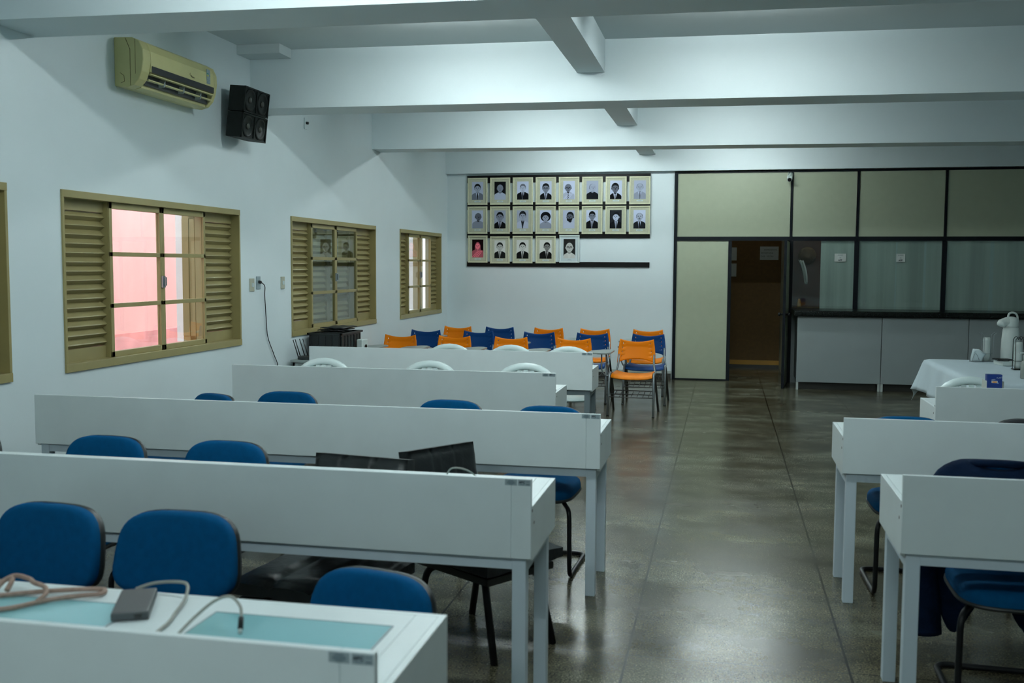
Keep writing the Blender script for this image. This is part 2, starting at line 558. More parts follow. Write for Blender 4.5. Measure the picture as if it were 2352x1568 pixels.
# outside, seen through the windows
tag(MB().box(-2.5, -2.2, -4, 13.6, 0.0, 3.3).box(-2.19, -2.2, -4, 13.6, 0.0, 0.92, 1).build('wall_outside', [M_CORAL, M_CORALD]), 'sunlit coral outside wall seen through the near window', 'wall', kind='structure')
owb = MB().box(-2.5, -2.15, 13.6, 34, 0.0, 3.3)
tag(owb.build('wall_yard', M_OUTW), 'bright white outside wall seen through the farthest window', 'wall', kind='structure')
tag(MB().box(-2.5, -0.18, -4, 34, -0.12, -0.0).build('ground_outside', M_CONC), 'sunlit concrete path outside the windows', 'ground', kind='structure')

# ------------------------------------------------------------------ windows
def louver(mb, y0, y1, x, z0, z1, n, depth=0.022, gap=0.010):
    """fixed shutter leaf: stiles, rails and tilted slats between"""
    h = (z1 - z0) / n
    for k in range(n):
        a = z0 + k * h
        mb.prism([(x - 0.004, a), (x + depth, a + h * 0.40), (x + depth * 0.9, a + h * 0.50), (x - 0.004, a + h)], 'y', y0, y1 - gap)
    mb.box(x - 0.012, x - 0.004, y0, y1, z0, z1)

def latch(mb, x, y, z):
    mb.box(x, x + 0.014, y - 0.02, y + 0.02, z - 0.045, z + 0.045)
    mb.box(x + 0.014, x + 0.03, y - 0.004, y + 0.012, z - 0.03, z + 0.035)

def window(name, y0, y1, label, shutters):
    w = thing(name, label, 'window', (0, 0, 0), kind='structure')
    W = y1 - y0
    f = MB()
    ft, fb, fs = 0.048, 0.055, 0.022
    f.box(-0.15, 0.014, y0, y1, ZT - ft, ZT)
    f.box(-0.15, 0.016, y0, y1, ZB, ZB + fb)
    f.box(-0.15, 0.012, y0, y0 + fs, ZB + fb, ZT - ft)
    f.box(-0.15, 0.012, y1 - fs, y1, ZB + fb, ZT - ft)
    for q in (y0 + 0.235 * W - 0.022, y0 + 0.765 * W - 0.005):
        f.box(-0.105, -0.030, q, q + 0.027, ZB + fb, ZT - ft)
    fr = f.build('window_frame', M_TAN, w, bevel=0.002)
    MB().tube([(-0.05, y1 - fs - 0.004, 1.56), (-0.05, y1 - fs, 1.56)], 0.012, 10).build('screw_cap', M_TAND, fr)
    zi0, zi1 = ZB + fb, ZT - ft
    yl = y0 + 0.235 * W; ym = y0 + 0.502 * W; yr = y0 + 0.765 * W
    for a, b in ((y0 + fs, yl), (yr, y1 - fs)):
        l = MB()
        s = 0.028
        l.box(-0.092, -0.066, a, b, zi1 - 0.075, zi1)
        l.box(-0.092, -0.066, a, b, zi0, zi0 + 0.085)
        louver(l, a, b, -0.09, zi0 + 0.085, zi1 - 0.075, 15, 0.034)
        l.build('shutter_panel', M_TAND, w)
    for a, b in ((yl - 0.02, ym), (ym, yr + 0.02)):
        s = MB()
        st = 0.036
        x0, x1 = -0.055, -0.022
        s.box(x0, x1, a, a + st, zi0, zi1); s.box(x0, x1, b - st * 0.8, b, zi0, zi1)
        s.box(x0, x1, a, b, zi0, zi0 + 0.04); s.box(x0, x1, a, b, zi1 - 0.045, zi1)
        dz = (zi1 - zi0) / 3
        for k in (1, 2):
            s.box(x0, x1, a, b, zi0 + k * dz - 0.016, zi0 + k * dz + 0.016)
        sh = s.build('sash', M_TAN, w, bevel=0.002)
        for k in range(3):
            MB().box(-0.041, -0.037, a + st, b - st * 0.8, zi0 + k * dz + 0.018, zi0 + (k + 1) * dz - 0.018).build('pane', M_GLASS, sh)
    l = MB(); latch(l, -0.022, ym, 1.545)
    l.build('latch', M_CHROME, w)
    # outside shutter leaves, open or shut
    def leaf(L, pale):  # pale: end stile coloured white to imitate daylight bleaching it
        m = MB()
        m.box(-0.015, 0.015, 0, 0.05, zi0, zi1); m.box(-0.018, 0.018, L - 0.06, L, zi0, zi1, 1 if pale else 0)
        m.box(-0.015, 0.015, 0, L - 0.06, zi0, zi0 + 0.05); m.box(-0.015, 0.015, 0, L - 0.06, zi1 - 0.05, zi1)
        louver(m, 0.05, L - 0.06, -0.01, zi0 + 0.05, zi1 - 0.05, 15, 0.018, 0)
        if pale:
            m.box(0.018, 0.030, L - 0.045, L - 0.02, 1.50, 1.60)
            for zz in (1.25, 1.80):
                m.tube([(0.018, L - 0.03, zz), (0.045, L - 0.04, zz + 0.03), (0.04, L - 0.05, zz + 0.07)], 0.007, 6, 1)
        return m.build('outer_shutter', [M_TAND, M_OUTW], w)
    if shutters == 'shut':
        for a, b in ((yl - 0.02, ym), (ym, yr + 0.02)):
            o = leaf(b - a, False); o.location = (-0.125, a, 0)
    else:
        for hy, L, rot in shutters:
            o = leaf(L, rot > 10); o.location = (-0.20, {'l': yl, 'r': yr + 0.17}[hy], 0); o.rotation_euler = (0, 0, math.radians(rot))
    return w
window('window_1', *WINS[0], 'tan louvred window cut off by the left edge of the picture', 'shut')
window('window_2', *WINS[1], 'tan louvred window open onto the coral wall outside', (('r', 0.17, 92), ('l', 0.27, 176)))
window('window_3', *WINS[2], 'tan louvred window with closed shutters reflecting two portraits', 'shut')
window('window_4', *WINS[3], 'small-looking tan window farthest away, beside the portraits', (('l', 0.24, 3), ('r', 0.20, 94)))

# ------------------------------------------------------------------ beige partition with door and counter glazing
pt = thing('wall_partition', 'beige panel partition with black framing at the far end', 'partition', (0, 0, 0), kind='structure')
YP = YB
posts = [(3.484, 3.53), (4.275, 4.325), (5.125, 5.195), (6.043, 6.105), (7.225, 7.285), (8.42, 8.48), (9.55, 9.6)]
fm = MB()
for a, b in posts:
    top = 2.06 if a == 4.275 else 3.075
    if 5.0 < a < 9.5:
        c = (a + b) / 2
        fm.box(a, b, YP - 0.03, YP + 0.05, 0, 2.06)
        fm.box(c - 0.013, c + 0.013, YP - 0.03, YP + 0.05, 2.06, 3.075)
    else:
        fm.box(a, b, YP - 0.03, YP + 0.05, 0, top)
fm.box(3.53, 9.6, YP - 0.028, YP + 0.05, 2.065, 2.125)
fm.box(3.53, 9.6, YP - 0.028, YP + 0.05, 3.05, 3.078)
fm.box(3.53, 4.275, YP - 0.028, YP + 0.05, 0.0, 0.022)
fm.build('frame', M_FRAMEK, pt)
for a, b in ((3.53, 5.14), (5.18, 6.054), (6.094, 7.235), (7.275, 8.43), (8.47, 9.55)):
    MB().box(a, b, YP - 0.012, YP + 0.03, 2.125, 3.05).build('upper_panel', M_BEIGE, pt)
MB().box(3.53, 4.275, YP - 0.012, YP + 0.03, 0.022, 2.065).build('lower_panel', M_BEIGE, pt)
MB().box(5.195, 9.55, YP - 0.008, YP + 0.03, 0.0, 1.075).build('lower_panel', M_COUNTER, pt)
for a, b in ((5.195, 6.043), (6.105, 7.225), (7.285, 8.42), (8.48, 9.55)):
    MB().box(a, b, YP + 0.004, YP + 0.009, 1.075, 2.065).build('glass_pane', M_PGLASS, pt)
for a, b in ((5.585, 6.043), (6.105, 7.225), (7.285, 8.42), (8.48, 9.55)):
    MB().box(a, b, YP + 0.012, YP + 0.018, 1.075, 2.065).build('frosted_film', M_FROST, pt, )

for x_, w_ in ((6.61, 0.018), (6.99, 0.03), (7.86, 0.05)):  # pale strips painting vertical reflections and curtain edges into the glass
    MB().box(x_, x_ + w_, YP + 0.0095, YP + 0.0115, 1.09, 2.05).build('reflection_strip', M_PAPER, pt)
# room and corridor behind the partition
bw = MB().box(3.4, 5.2, 17.36, 17.5, 0, ZC)
tag(bw.build('wall_corridor', M_BROWN), 'dark brown wall seen through the open doorway', 'wall', kind='structure')
tag(MB().box(3.4, 5.2, 17.335, 17.36, 0.058, 0.131).box(3.4, 5.2, 17.34, 17.36, 0.0, 0.058, 1).build('baseboard_corridor', [M_OCHRE, M_SKIRT]), 'ochre skirting strip at the foot of the brown corridor wall', 'baseboard', kind='structure')
tag(MB().box(3.28, 3.4, YB + 0.12, 17.5, 0, ZC).build('wall_corridor_left', M_BROWN), 'dark side wall of the corridor, out of sight', 'wall', kind='structure')
tag(MB().box(5.14, 5.19, YB + 0.05, 17.36, 0, ZC).build('wall_corridor_right', M_BEIGE), 'side wall of the corridor behind the door', 'wall', kind='structure')
tag(MB().box(5.2, XR, 16.3, 16.4, 0, ZC).build('wall_office', M_DARKRED), 'dark reddish office wall behind the service window', 'wall', kind='structure')

def sheet(name, x0, x1, z0, z1, y, label, parent=None, m=M_PAPER):
    o = MB().box(x0, x1, y - 0.002, y, z0, z1).build(name, m, parent)
    return tag(o, label, 'paper notice')
sheet('notice_sheet', 4.30, 4.42, 1.79, 2.006, 17.36, 'white sheet at the left of the doorway, upper of two')
sheet('notice_sheet', 4.30, 4.42, 1.522, 1.739, 17.36, 'white sheet at the left of the doorway, lower of two')
ns = sheet('notice_sheet', 4.796, 5.095, 1.80, 2.021, 17.36, 'white sheet with three printed lines on the brown corridor wall')
text('printed_line', 'EXPEDIENTE', 0.036, M_INKS, ns, (4.862, 17.356, 1.955), FRONT)
text('printed_line', 'SECRETARIA', 0.036, M_INKS, ns, (4.81, 17.356, 1.902), FRONT)
text('printed_line', 'DAS', 0.036, M_INKS, ns, (4.81, 17.356, 1.848), FRONT)
text('printed_line', 'VISTAS', 0.036, M_INKS, ns, (4.905, 17.356, 1.848), FRONT)
for x0, x1, lb in ((5.774, 5.933, 'small printed notice on the glass nearest the door'), (6.615, 6.735, 'small printed notice on the middle pane of the service window')):
    q = sheet('window_notice', x0, x1, 1.765, 1.88, YP + 0.002, lb, m=M_FROST)
    c = (x0 + x1) / 2
    text('printed_line', 'AVISO', 0.026, M_INKS, q, (c, YP - 0.001, 1.85), FRONT, 'CENTER')
    text('printed_line', 'no', 0.024, M_INK, q, (c, YP - 0.001, 1.815), FRONT, 'CENTER')
    text('printed_line', 'APP', 0.032, M_INK, q, (c, YP - 0.001, 1.777), FRONT, 'CENTER', 0.001)

# items hung behind the first pane
o = MB().lathe([(0.0, 0), (0.115, 0.004), (0.135, 0.02), (0.10, 0.035), (0.06, 0.05), (0.0, 0.055)], seg=28, M=Matrix.Translation((5.47, 16.298, 1.86)) @ Matrix.Rotation(PI / 2, 4, 'X')).build('straw_disc', M_STRAW)
tag(o, 'round brown straw disc hung behind the glass beside the door', 'wall decoration')
dr = MB()
def drape(a, b):
    t = b / 10
    x = 5.335 + 0.012 * a + t * 0.10 + 0.01 * math.sin(a * 1.7 + t * 4)
    w = 1 - 0.5 * t
    return (5.345 + (x - 5.345) * w + t * 0.05, 16.28 + 0.008 * math.sin(a * 2.2), 1.80 - t * 0.36 - 0.02 * abs(math.sin(a)))
dr.grid(8, 11, lambda a, b: Vector(drape(a, b)) + Vector((0, -0.035, 0)))
tag(dr.build('white_ribbon', M_PAPER, solid=0.003), 'white cloth tail hanging under the brown straw disc', 'cloth')
o = MB().lathe([(0.03, 1.075), (0.034, 1.09), (0.03, 1.13), (0.022, 1.17), (0.012, 1.20)], 5.36, 16.2, 14).build('ochre_vase', M_OCHRE)
# a ledge it stands on
tag(o, 'small ochre vase low behind the first glass pane', 'vase')
tag(MB().box(5.2, 5.7, 16.05, 16.298, 1.035, 1.075).build('ledge_shelf', M_STRAW), 'dark ledge behind the first glass pane', 'shelf')

lc = thing('ceiling_light', 'added fill light on the corridor ceiling, out of sight', 'ceiling light', (4.3, 16.5, ZC))  # unseen fill light, added to brighten the brown corridor wall
MB().lathe([(0.10, -0.06), (0.12, -0.03), (0.12, 0.0)], seg=20).build('fill_glow', emit_mat('corridor_fill', (1.0, 0.95, 0.85), 14.0), lc)
lo = thing('ceiling_light', 'added fill light in the office behind the glass, out of sight', 'ceiling light', (6.2, 15.75, ZC))  # unseen fill light, added to brighten what shows behind the first pane
MB().lathe([(0.10, -0.06), (0.12, -0.03), (0.12, 0.0)], seg=20).build('fill_glow', emit_mat('office_fill', (1.0, 0.95, 0.9), 60.0), lo)
# open door leaf
d = thing('door_1', 'beige door leaf standing open towards the room at the dark doorway', 'door', (5.135, YP - 0.03, 0), math.radians(-90 - 6.5), kind='structure')
lf = MB(); lf.box(0.02, 0.78, -0.016, 0.016, 0.015, 2.045)
lf.build('leaf', M_BEIGE, d)
ed = MB(); ed.box(0.0, 0.02, -0.018, 0.018, 0.01, 2.05); ed.box(0.78, 0.805, -0.018, 0.018, 0.01, 2.05); ed.box(0.02, 0.78, -0.018, 0.018, 2.045, 2.06); ed.box(0.02, 0.78, -0.018, 0.018, 0.0, 0.015)
ed.build('leaf_edge', M_FRAMEK, d)
for s in (-1, 1):
    MB().lathe([(0.014, 0), (0.012, 0.03), (0.024, 0.04), (0.026, 0.055), (0.018, 0.066)], seg=16, M=Matrix.Translation((0.75, 0.016 * s, 1.03)) @ Matrix.Rotation(-PI / 2 * s, 4, 'X')).build('door_knob', M_BLKMET, d)

# security camera on the partition
sc = thing('security_camera', 'small white security camera on the post above the door', 'camera', (5.135, YP - 0.03, 2.98))
MB().box(-0.02, 0.02, -0.03, 0.0, 0.02, 0.05).tube([(0, -0.03, 0.04), (0, -0.07, 0.02)], 0.01, 8).build('bracket', M_WFRAME, sc)
MB().tube([(0.0, -0.03, 0.035), (-0.02, -0.10, -0.02), (-0.025, -0.15, -0.05)], [0.034, 0.04, 0.036], 14).build('body', M_WFRAME, sc)
MB().tube([(-0.025, -0.149, -0.0495), (-0.0265, -0.16, -0.056)], [0.028, 0.026], 14).build('lens', M_BLKMET, sc)
MB().tube(smooth_path([(-0.03, -0.005, 0.07), (-0.05, -0.03, 0.01), (-0.035, -0.06, -0.03), (-0.01, -0.05, 0.02)]), 0.004, 6).build('cable', M_WFRAME, sc)

# counter: worktop and cabinets
wt = MB().box(5.175, XR, 14.38, 15.268, 1.012, 1.092)
tag(wt.build('countertop', M_GRANITE, bevel=0.02, bseg=3), 'long black granite counter top below the service windows', 'countertop')
cabs = [(5.225, 6.325), (6.333, 7.425), (7.433, 8.53), (8.54, 9.58)]
cl = ['grey counter cabinet nearest the open door', 'grey counter cabinet second from the door', 'grey counter cabinet behind the coffee table', 'grey counter cabinet at the far right, out of frame']
for (a, b), lb in zip(cabs, cl):
    t = thing('counter_cabinet', lb, 'cabinet', ((a + b) / 2, 14.44, 0), group='cabinets under the black counter')
    w = (b - a) / 2
    MB().box(-w + 0.02, w - 0.02, 0.02, 0.80, 0.11, 1.010).build('body', M_COUNTER, t)
    MB().box(-w, w, 0.0, 0.018, 0.105, 1.008).build('front_panel', M_COUNTER, t, bevel=0.002)
    for sx in (-1, 1):
        MB().box(sx * w - (0.03 if sx > 0 else 0), sx * w + (0.03 if sx < 0 else 0), 0.004, 0.034, 0.0, 0.105).build('leg', M_PIPE, t)
    MB().box(-w + 0.03, w - 0.03, 0.12, 0.14, 0.0, 0.11).build('plinth', M_SKIRT, t)

# ------------------------------------------------------------------ ceiling lamps (hidden behind the beams, light every bay)
LAMPS = []
def lamp(x, y, on, label):
    t = thing('ceiling_light', label, 'ceiling light', (x, y, ZC), group='fluorescent lights between the beams')
    MB().box(-0.64, 0.64, -0.08, 0.08, -0.045, 0.0).build('housing', M_WFRAME, t)
    for sy in (-0.045, 0.045):
        MB().tube([(-0.60, sy, -0.075), (0.60, sy, -0.075)], 0.014, 10).build('tube', M_TUBE if on else M_TUBEOFF, t)
    for sx in (-1, 1):
        MB().box(sx * 0.62 - 0.015, sx * 0.62 + 0.015, -0.065, 0.065, -0.095, -0.045).build('lamp_holder', M_WFRAME, t)
for k, y in enumerate((-0.4, 4.1, 7.35, 10.55, 13.75)):
    nm = ('behind the viewer', 'in the bay nearest the viewer', 'in the bay of the air conditioner', 'in the bay before the far beam', 'in the bay of the portraits')[k]
    lamp(4.4, y, True, 'white fluorescent ceiling light %s, middle of the room' % nm)
    lamp(2.2, y, True, 'white fluorescent ceiling light %s, window side' % nm)

# ------------------------------------------------------------------ desks
def desk(x0, x1, yf, ptop, ttop, zb, label, group, grey=False, glass=0, seam=True, sticker=True, depth=0.52, left_open=False):
    cx = (x0 + x1) / 2; w = (x1 - x0) / 2
    t = thing('classroom_desk', label, 'desk', (cx, yf, 0), group=group)
    p = MB()
    if seam:
        p.box(-w, w - 0.072, 0, 0.018, zb, ptop); p.box(w - 0.0705, w, 0, 0.018, zb, ptop); p.box(-w + 0.01, w - 0.01, 0.003, 0.015, zb + 0.003, ptop - 0.003)
    else:
        p.box(-w, w, 0, 0.018, zb, ptop)
    p.build('front_panel', M_DESK, t, bevel=0.0015)
    tp = MB()
    if seam:
        tp.box(-w + 0.019, w - 0.0745, 0.019, depth - 0.019, ttop - 0.025, ttop); tp.box(w - 0.073, w - 0.019, 0.019, depth - 0.019, ttop - 0.025, ttop)
    else:
        tp.box(-w + 0.019, w - 0.019, 0.019, depth - 0.019, ttop - 0.025, ttop)
    tp.build('desktop', M_DESK, t)
    for s in (-1, 1):
        a, b = (w - 0.018, w) if s > 0 else (-w, -w + 0.018)
        sp = MB().box(a, b, 0.0185, depth, zb - 0.012, ttop + 0.0004)
        sp.build('side_panel', M_DESK, t, bevel=0.0012)
        mk = MB()
        for yy, zz in ((0.055, zb + 0.12), (0.02, zb + 0.17)):
            q = s * (w + 0.0008)
            mk.tube([(q - 0.001 * s, yy, zz), (q + 0.0004 * s, yy, zz)], 0.006, 8)
        mk.build('screw_cap', M_TUBEDK, t)
    MB().box(-w + 0.018, w - 0.018, depth - 0.018, depth, zb + 0.06, ttop).build('back_rail', M_DESK, t)
    for k in range(glass):
        gx1 = w - 0.105 - 0.652 * k
        gx0 = gx1 - 0.445
        if gx0 < -w + 0.05:
            break
        g = MB().box(gx0, gx1, 0.06, 0.412, ttop, ttop + 0.0015)
        g.build('glass_inlay', M_TGLASS, t)
        e = MB()
        for q in ((gx0 - 0.004, gx0, 0.056, 0.416), (gx1, gx1 + 0.004, 0.056, 0.416), (gx0, gx1, 0.412, 0.416), (gx0, gx1, 0.056, 0.06)):
            e.box(*q, ttop, ttop + 0.0022)
        e.build('inlay_trim', M_PAPERG, t)
    ms = M_STEELG if grey else M_STEELW
    ap = MB()
    ay = 0.022
    ap.box(-w + 0.022, w - 0.022, ay, ay + 0.03, zb - 0.045, zb - 0.001)
    ap.box(-w + 0.022, w - 0.022, depth - 0.052, depth - 0.022, zb - 0.058, zb - 0.014)
    for s in (-1, 1):
        q = s * (w - 0.022)
        ap.box(min(q, q - s * 0.03), max(q, q - s * 0.03), ay, depth - 0.022, zb - 0.058, zb - 0.014)
    ap.build('steel_rail', ms, t)
    for s in (-1, 1):
        for yy in (ay - 0.002, depth - 0.07):
            q = s * (w - 0.0215)
            MB().box(min(q, q - s * 0.05), max(q, q - s * 0.05), yy, yy + 0.05, 0, zb - 0.013 if yy > 0.1 else zb - 0.002).build('leg', ms, t, bevel=0.002)
    if sticker:
        s1 = MB().box(w - 0.094, w - 0.051, -0.0008, 0.0, ptop - 0.024, ptop - 0.003).build('sticker', M_PAPERG, t)
        for k, (wd, zz) in enumerate(((0.018, 0.0065), (0.024, 0.0105), (0.03, 0.0140), (0.026, 0.0172), (0.014, 0.0208))):
            MB().box(w - 0.0725 - wd / 2, w - 0.0725 + wd / 2, -0.0012, -0.0008, ptop - zz - 0.001, ptop - zz + 0.001).build('fine_print', M_INKS, s1)
        s2 = MB().box(w - 0.047, w - 0.003, -0.0008, 0.0, ptop - 0.024, ptop - 0.003).build('sticker', M_PAPERG, t)
        text('printed_word', 'ABC', 0.011, M_INK, s2, (w - 0.044, -0.0010, ptop - 0.0155), FRONT, 'LEFT', 0.0006)
        MB().box(w - 0.041, w - 0.024, -0.0012, -0.0008, ptop - 0.0205, ptop - 0.0188).box(w - 0.019, w - 0.006, -0.0012, -0.0008, ptop - 0.0102, ptop - 0.0088).box(w - 0.019, w - 0.006, -0.0012, -0.0008, ptop - 0.0202, ptop - 0.0172).build('fine_print', M_INKS, s2)
    return t
GL = 'white desks on the window side'
GR = 'white desks on the right of the aisle'
DK1 = desk(0.42, 3.592, 1.80, 0.94, 0.838, 0.655, 'nearest white desk, with glass inlays, a grey adapter and cables on top', GL, glass=4)
desk(0.42, 3.588, 3.43, 0.94, 0.838, 0.655, 'white desk second from the viewer, in front of the black leather chairs', GL, glass=4)
desk(0.42, 3.637, 5.03, 0.942, 0.840, 0.662, 'white desk third from the viewer, whose far left end shows against the wall', GL, glass=4)
desk(0.62, 3.085, 7.00, 0.931, 0.79, 0.64, 'white desk fourth from the viewer, before the two white plastic chair backs', GL, seam=False)
desk(0.44, 3.105, 8.87, 0.922, 0.77, 0.585, 'farthest white desk of the window side, on dark grey legs', GL, grey=True, seam=False, depth=0.46)
desk(4.874, 8.05, 3.80, 0.942, 0.842, 0.655, 'nearest white desk right of the aisle, with a jacket hanging behind it', GR, glass=4, seam=False, sticker=False)
desk(4.825, 8.05, 5.21, 0.94, 0.842, 0.662, 'middle white desk right of the aisle', GR, glass=4, seam=False, sticker=False)
desk(5.57, 8.6, 6.86, 0.926, 0.79, 0.63, 'farthest white desk right of the aisle, carrying the small blue box', GR, seam=False, sticker=False)

# ------------------------------------------------------------------ blue cantilever chairs
def superellipse(a, b, n, k, N=36, taper=0.0):
    w = 2 * PI * k / N
    c, s = math.cos(w), math.sin(w)
    x = a * math.copysign(abs(c) ** (2 / n), c); z = b * math.copysign(abs(s) ** (2 / n), s)
    return x * (1 + taper * (z / b)), z

def cushion(a, b, depth, n=3.4, taper=0.0, bow=0.0, N=40):
    """pillow-like pad in x-z, bulging to -y; back flat at y=0"""
    mb = MB()
    rings = [(1.0, 0.0), (1.0, -0.35), (0.985, -0.62), (0.95, -0.80), (0.88, -0.92), (0.70, -1.0), (0.40, -1.03), (0.12, -1.05)]
    def fn(k, r):
        sc, dy = rings[r]
        x, z = superellipse(a * sc, b * sc, n, k, N, taper)
        return (x, dy * depth + bow * (x / a) ** 2 * -1, z)
    mb.grid(N, len(rings), lambda k, r: fn(k, r), closed_u=True)
    i = len(mb.v)
    mb.v.append((0, -1.05 * depth, 0)); L = len(rings)
    base = i - N * L
    for k in range(N):
        mb.f.append((base + k * L + L - 1, base + ((k + 1) % N) * L + L - 1, i)); mb.m.append(0); mb.sm.append(True)
    return mb

def shell(a, b, y0, y1, n=3.4, taper=0.0, bow=0.0, N=40, bulge=0.0):
    mb = MB()
    rings = [(0.985, y0, 0), (1.02, y0 + 0.004, 0), (1.02, y1 - 0.006, 0), (0.97, y1, 0), (0.6, y1 + bulge, 0), (0.1, y1 + bulge * 1.2, 0)]
    def fn(k, r):
        sc, y, _ = rings[r]
        x, z = superellipse(a * sc, b * sc, n, k, N, taper)
        return (x, y + bow * (x / a) ** 2 * -1, z)
    mb.grid(N, len(rings), fn, closed_u=True)
    for r in (0, len(rings) - 1):
        mb.f.append(tuple(k * len(rings) + r for k in range(N))); mb.m.append(0); mb.sm.append(True)
    return mb

def transform(o, M):
    o.data.transform(M); o.data.update()

def make_office_chair(label, matl=M_BLUE):
    t = thing('visitor_chair', label, 'chair')
    Mb = Matrix.Translation((0, 0.315, 0.715)) @ Matrix.Rotation(math.radians(-11), 4, 'X')
    p = cushion(0.215, 0.143, 0.045, 3.5, -0.08, 0.02).build('backrest', matl, t); transform(p, Mb)
    s = shell(0.215, 0.143, 0.002, 0.028, 3.5, -0.08, 0.02).build('backrest_shell', M_BLACK, t); transform(s, Mb)
    Ms = Matrix.Translation((0, -0.03, 0.435)) @ Matrix.Rotation(math.radians(-88), 4, 'X')
    q = cushion(0.23, 0.225, 0.055, 3.8, 0.04).build('seat', matl, t); transform(q, Ms)
    q = shell(0.23, 0.225, 0.002, 0.02, 3.8, 0.04).build('seat_shell', M_BLACK, t); transform(q, Ms)
    b = MB()
    b.tube(fillet([(0, 0.10, 0.405), (0, 0.30, 0.41), (0, 0.375, 0.56), (0, 0.345, 0.68)], 0.08), 0.012, 8)
    b.box(-0.03, 0.03, 0.05, 0.29, 0.398, 0.412)
    b.box(-0.032, 0.032, 0.330, 0.352, 0.50, 0.70, M=Matrix.Translation((0, 0.0, 0)))
    b.build('back_bracket', M_BLKMET, t)
    f = MB()
    pts = [(0.17, 0.14, 0.402), (0.17, -0.15, 0.402), (0.225, -0.24, 0.385), (0.228, -0.235, 0.013), (0.232, 0.235, 0.013), (-0.232, 0.235, 0.013), (-0.228, -0.235, 0.013), (-0.225, -0.24, 0.385), (-0.17, -0.15, 0.402), (-0.17, 0.14, 0.402)]
    f.tube(fillet(pts, 0.06), 0.0125, 10)
    f.box(-0.18, 0.18, 0.09, 0.12, 0.395, 0.409); f.box(-0.18, 0.18, -0.15, -0.12, 0.395, 0.409)
    f.build('cantilever_frame', M_BLKMET, t)
    return t
BG = 'blue upholstered chairs behind the desks'
oc = make_office_chair('x')
first = [True]
def office(x, y, rz, label, group=BG):
    if first[0]:
        first[0] = False
        oc.location = (x, y, 0); oc.rotation_euler = (0, 0, math.radians(rz)); oc['label'] = label; oc['group'] = group
        return oc
    return dup(oc, (x, y, 0), math.radians(rz), label, group)
office(1.955, 2.72, -6, 'blue padded chair at the nearest desk, leftmost of its three')
office(2.475, 2.72, 1, 'blue padded chair at the nearest desk, above the grey adapter')
c3 = office(3.14, 2.55, -14, 'blue padded chair at the nearest desk, pushed in lowest near its right end')
for ch in c3.children:
    if ch.name.startswith('backrest'):
        ch.location.z = -0.10
office(0.56, 3.98, -4, 'blue padded chair at the second desk, cut off by the left picture edge')
office(1.335, 4.00, -3, 'blue padded chair at the second desk, middle of three blue ones')
office(1.955, 4.0, -4, 'blue padded chair at the second desk, beside the black leather chair')
office(0.92, 5.62, -28, 'turned blue padded chair at the third desk nearest the windows')
office(1.455, 5.80, -2, 'blue padded chair at the third desk, beside the turned one')
office(2.59, 5.66, -2, 'blue padded chair at the third desk, second from the aisle')
office(3.228, 5.54, -2, 'blue padded chair at the third desk, nearest the aisle')
office(5.24, 5.60, 1, 'blue padded chair at the middle right desk, sled base showing in the aisle')
office(5.36, 4.22, -2, 'blue padded chair wearing the navy jacket at the nearest right desk')
bk = make_office_chair('black padded chair at the middle right desk, at the right picture edge', mat('black_fabric', (0.012, 0.014, 0.018, 1), 0.8, var=0.15, vscale=40))
bk.location = (5.90, 5.66, 0); bk['group'] = BG
bk['group'] = 'black padded chair'

# ------------------------------------------------------------------ navy jacket over the nearest right chair
jk = MB()
prof = [(0.858, 0.07, 0.012), (0.868, 0.125, 0.04), (0.858, 0.175, 0.060), (0.825, 0.228, 0.082), (0.75, 0.262, 0.095), (0.62, 0.272, 0.095), (0.50, 0.275, 0.06), (0.38, 0.280, 0.06), (0.26, 0.275, 0.06), (0.18, 0.265, 0.055)]
NJ = 40
def jfn(k, r):
    z, a, b = prof[r]
    w = 2 * PI * k / NJ
    c, s = math.cos(w), math.sin(w)
    x = a * math.copysign(abs(c) ** 0.75, c); y = b * math.copysign(abs(s) ** 0.9, s)
    fold = 0.010 * math.sin(5 * w + 1.3 * r) * min(1, r / 4)
    if r >= len(prof) - 3:
        q = (0.0, 0.5, 1.0)[r - len(prof) + 3]
        lobe = math.exp(-((abs(x) - 0.15) / 0.085) ** 2)
        z = z * (1 - q) + q * (0.37 - 0.25 * lobe)
    yc = 0.345 - (0.87 - z) * 0.12 if z > 0.58 else 0.345
    if r <= 3 and s < 0:
        z -= 0.05 * (1 - abs(c)) * (3 - r) / 3
    return (x + fold * c, yc + y + fold * s, z)
jk.grid(NJ, len(prof), jfn, closed_u=True)
jt = thing('jacket', 'dark navy jacket draped over a chair behind the nearest right desk', 'jacket', (5.36, 4.22, 0), math.radians(-2))
jk.build('jacket_body', M_NAVY, jt, solid=0.012, subsurf=1)
for s in (-1, 1):
    sl = MB()
    pts = smooth_path([(s * 0.19, 0.34, 0.78), (s * 0.245, 0.34, 0.68), (s * 0.275, 0.34, 0.54), (s * 0.28, 0.33, 0.38), (s * 0.27, 0.31, 0.24), (s * 0.26, 0.30, 0.12)], 5)
    n = len(pts)
    sl.tube(pts, [0.045 + 0.03 * min(1, 3 * k / n) - 0.012 * k / n for k in range(n)], 14)
    sl.build('sleeve', M_NAVY, jt)
cl_ = MB()
cl_.tube([(0.10 * math.cos(w), 0.335 + 0.055 * math.sin(w), 0.858 - 0.012 * math.sin(w)) for w in [2 * PI * k / 20 for k in range(20)]], 0.016, 8, closed=True)
cl_.build('collar', M_NAVY, jt)

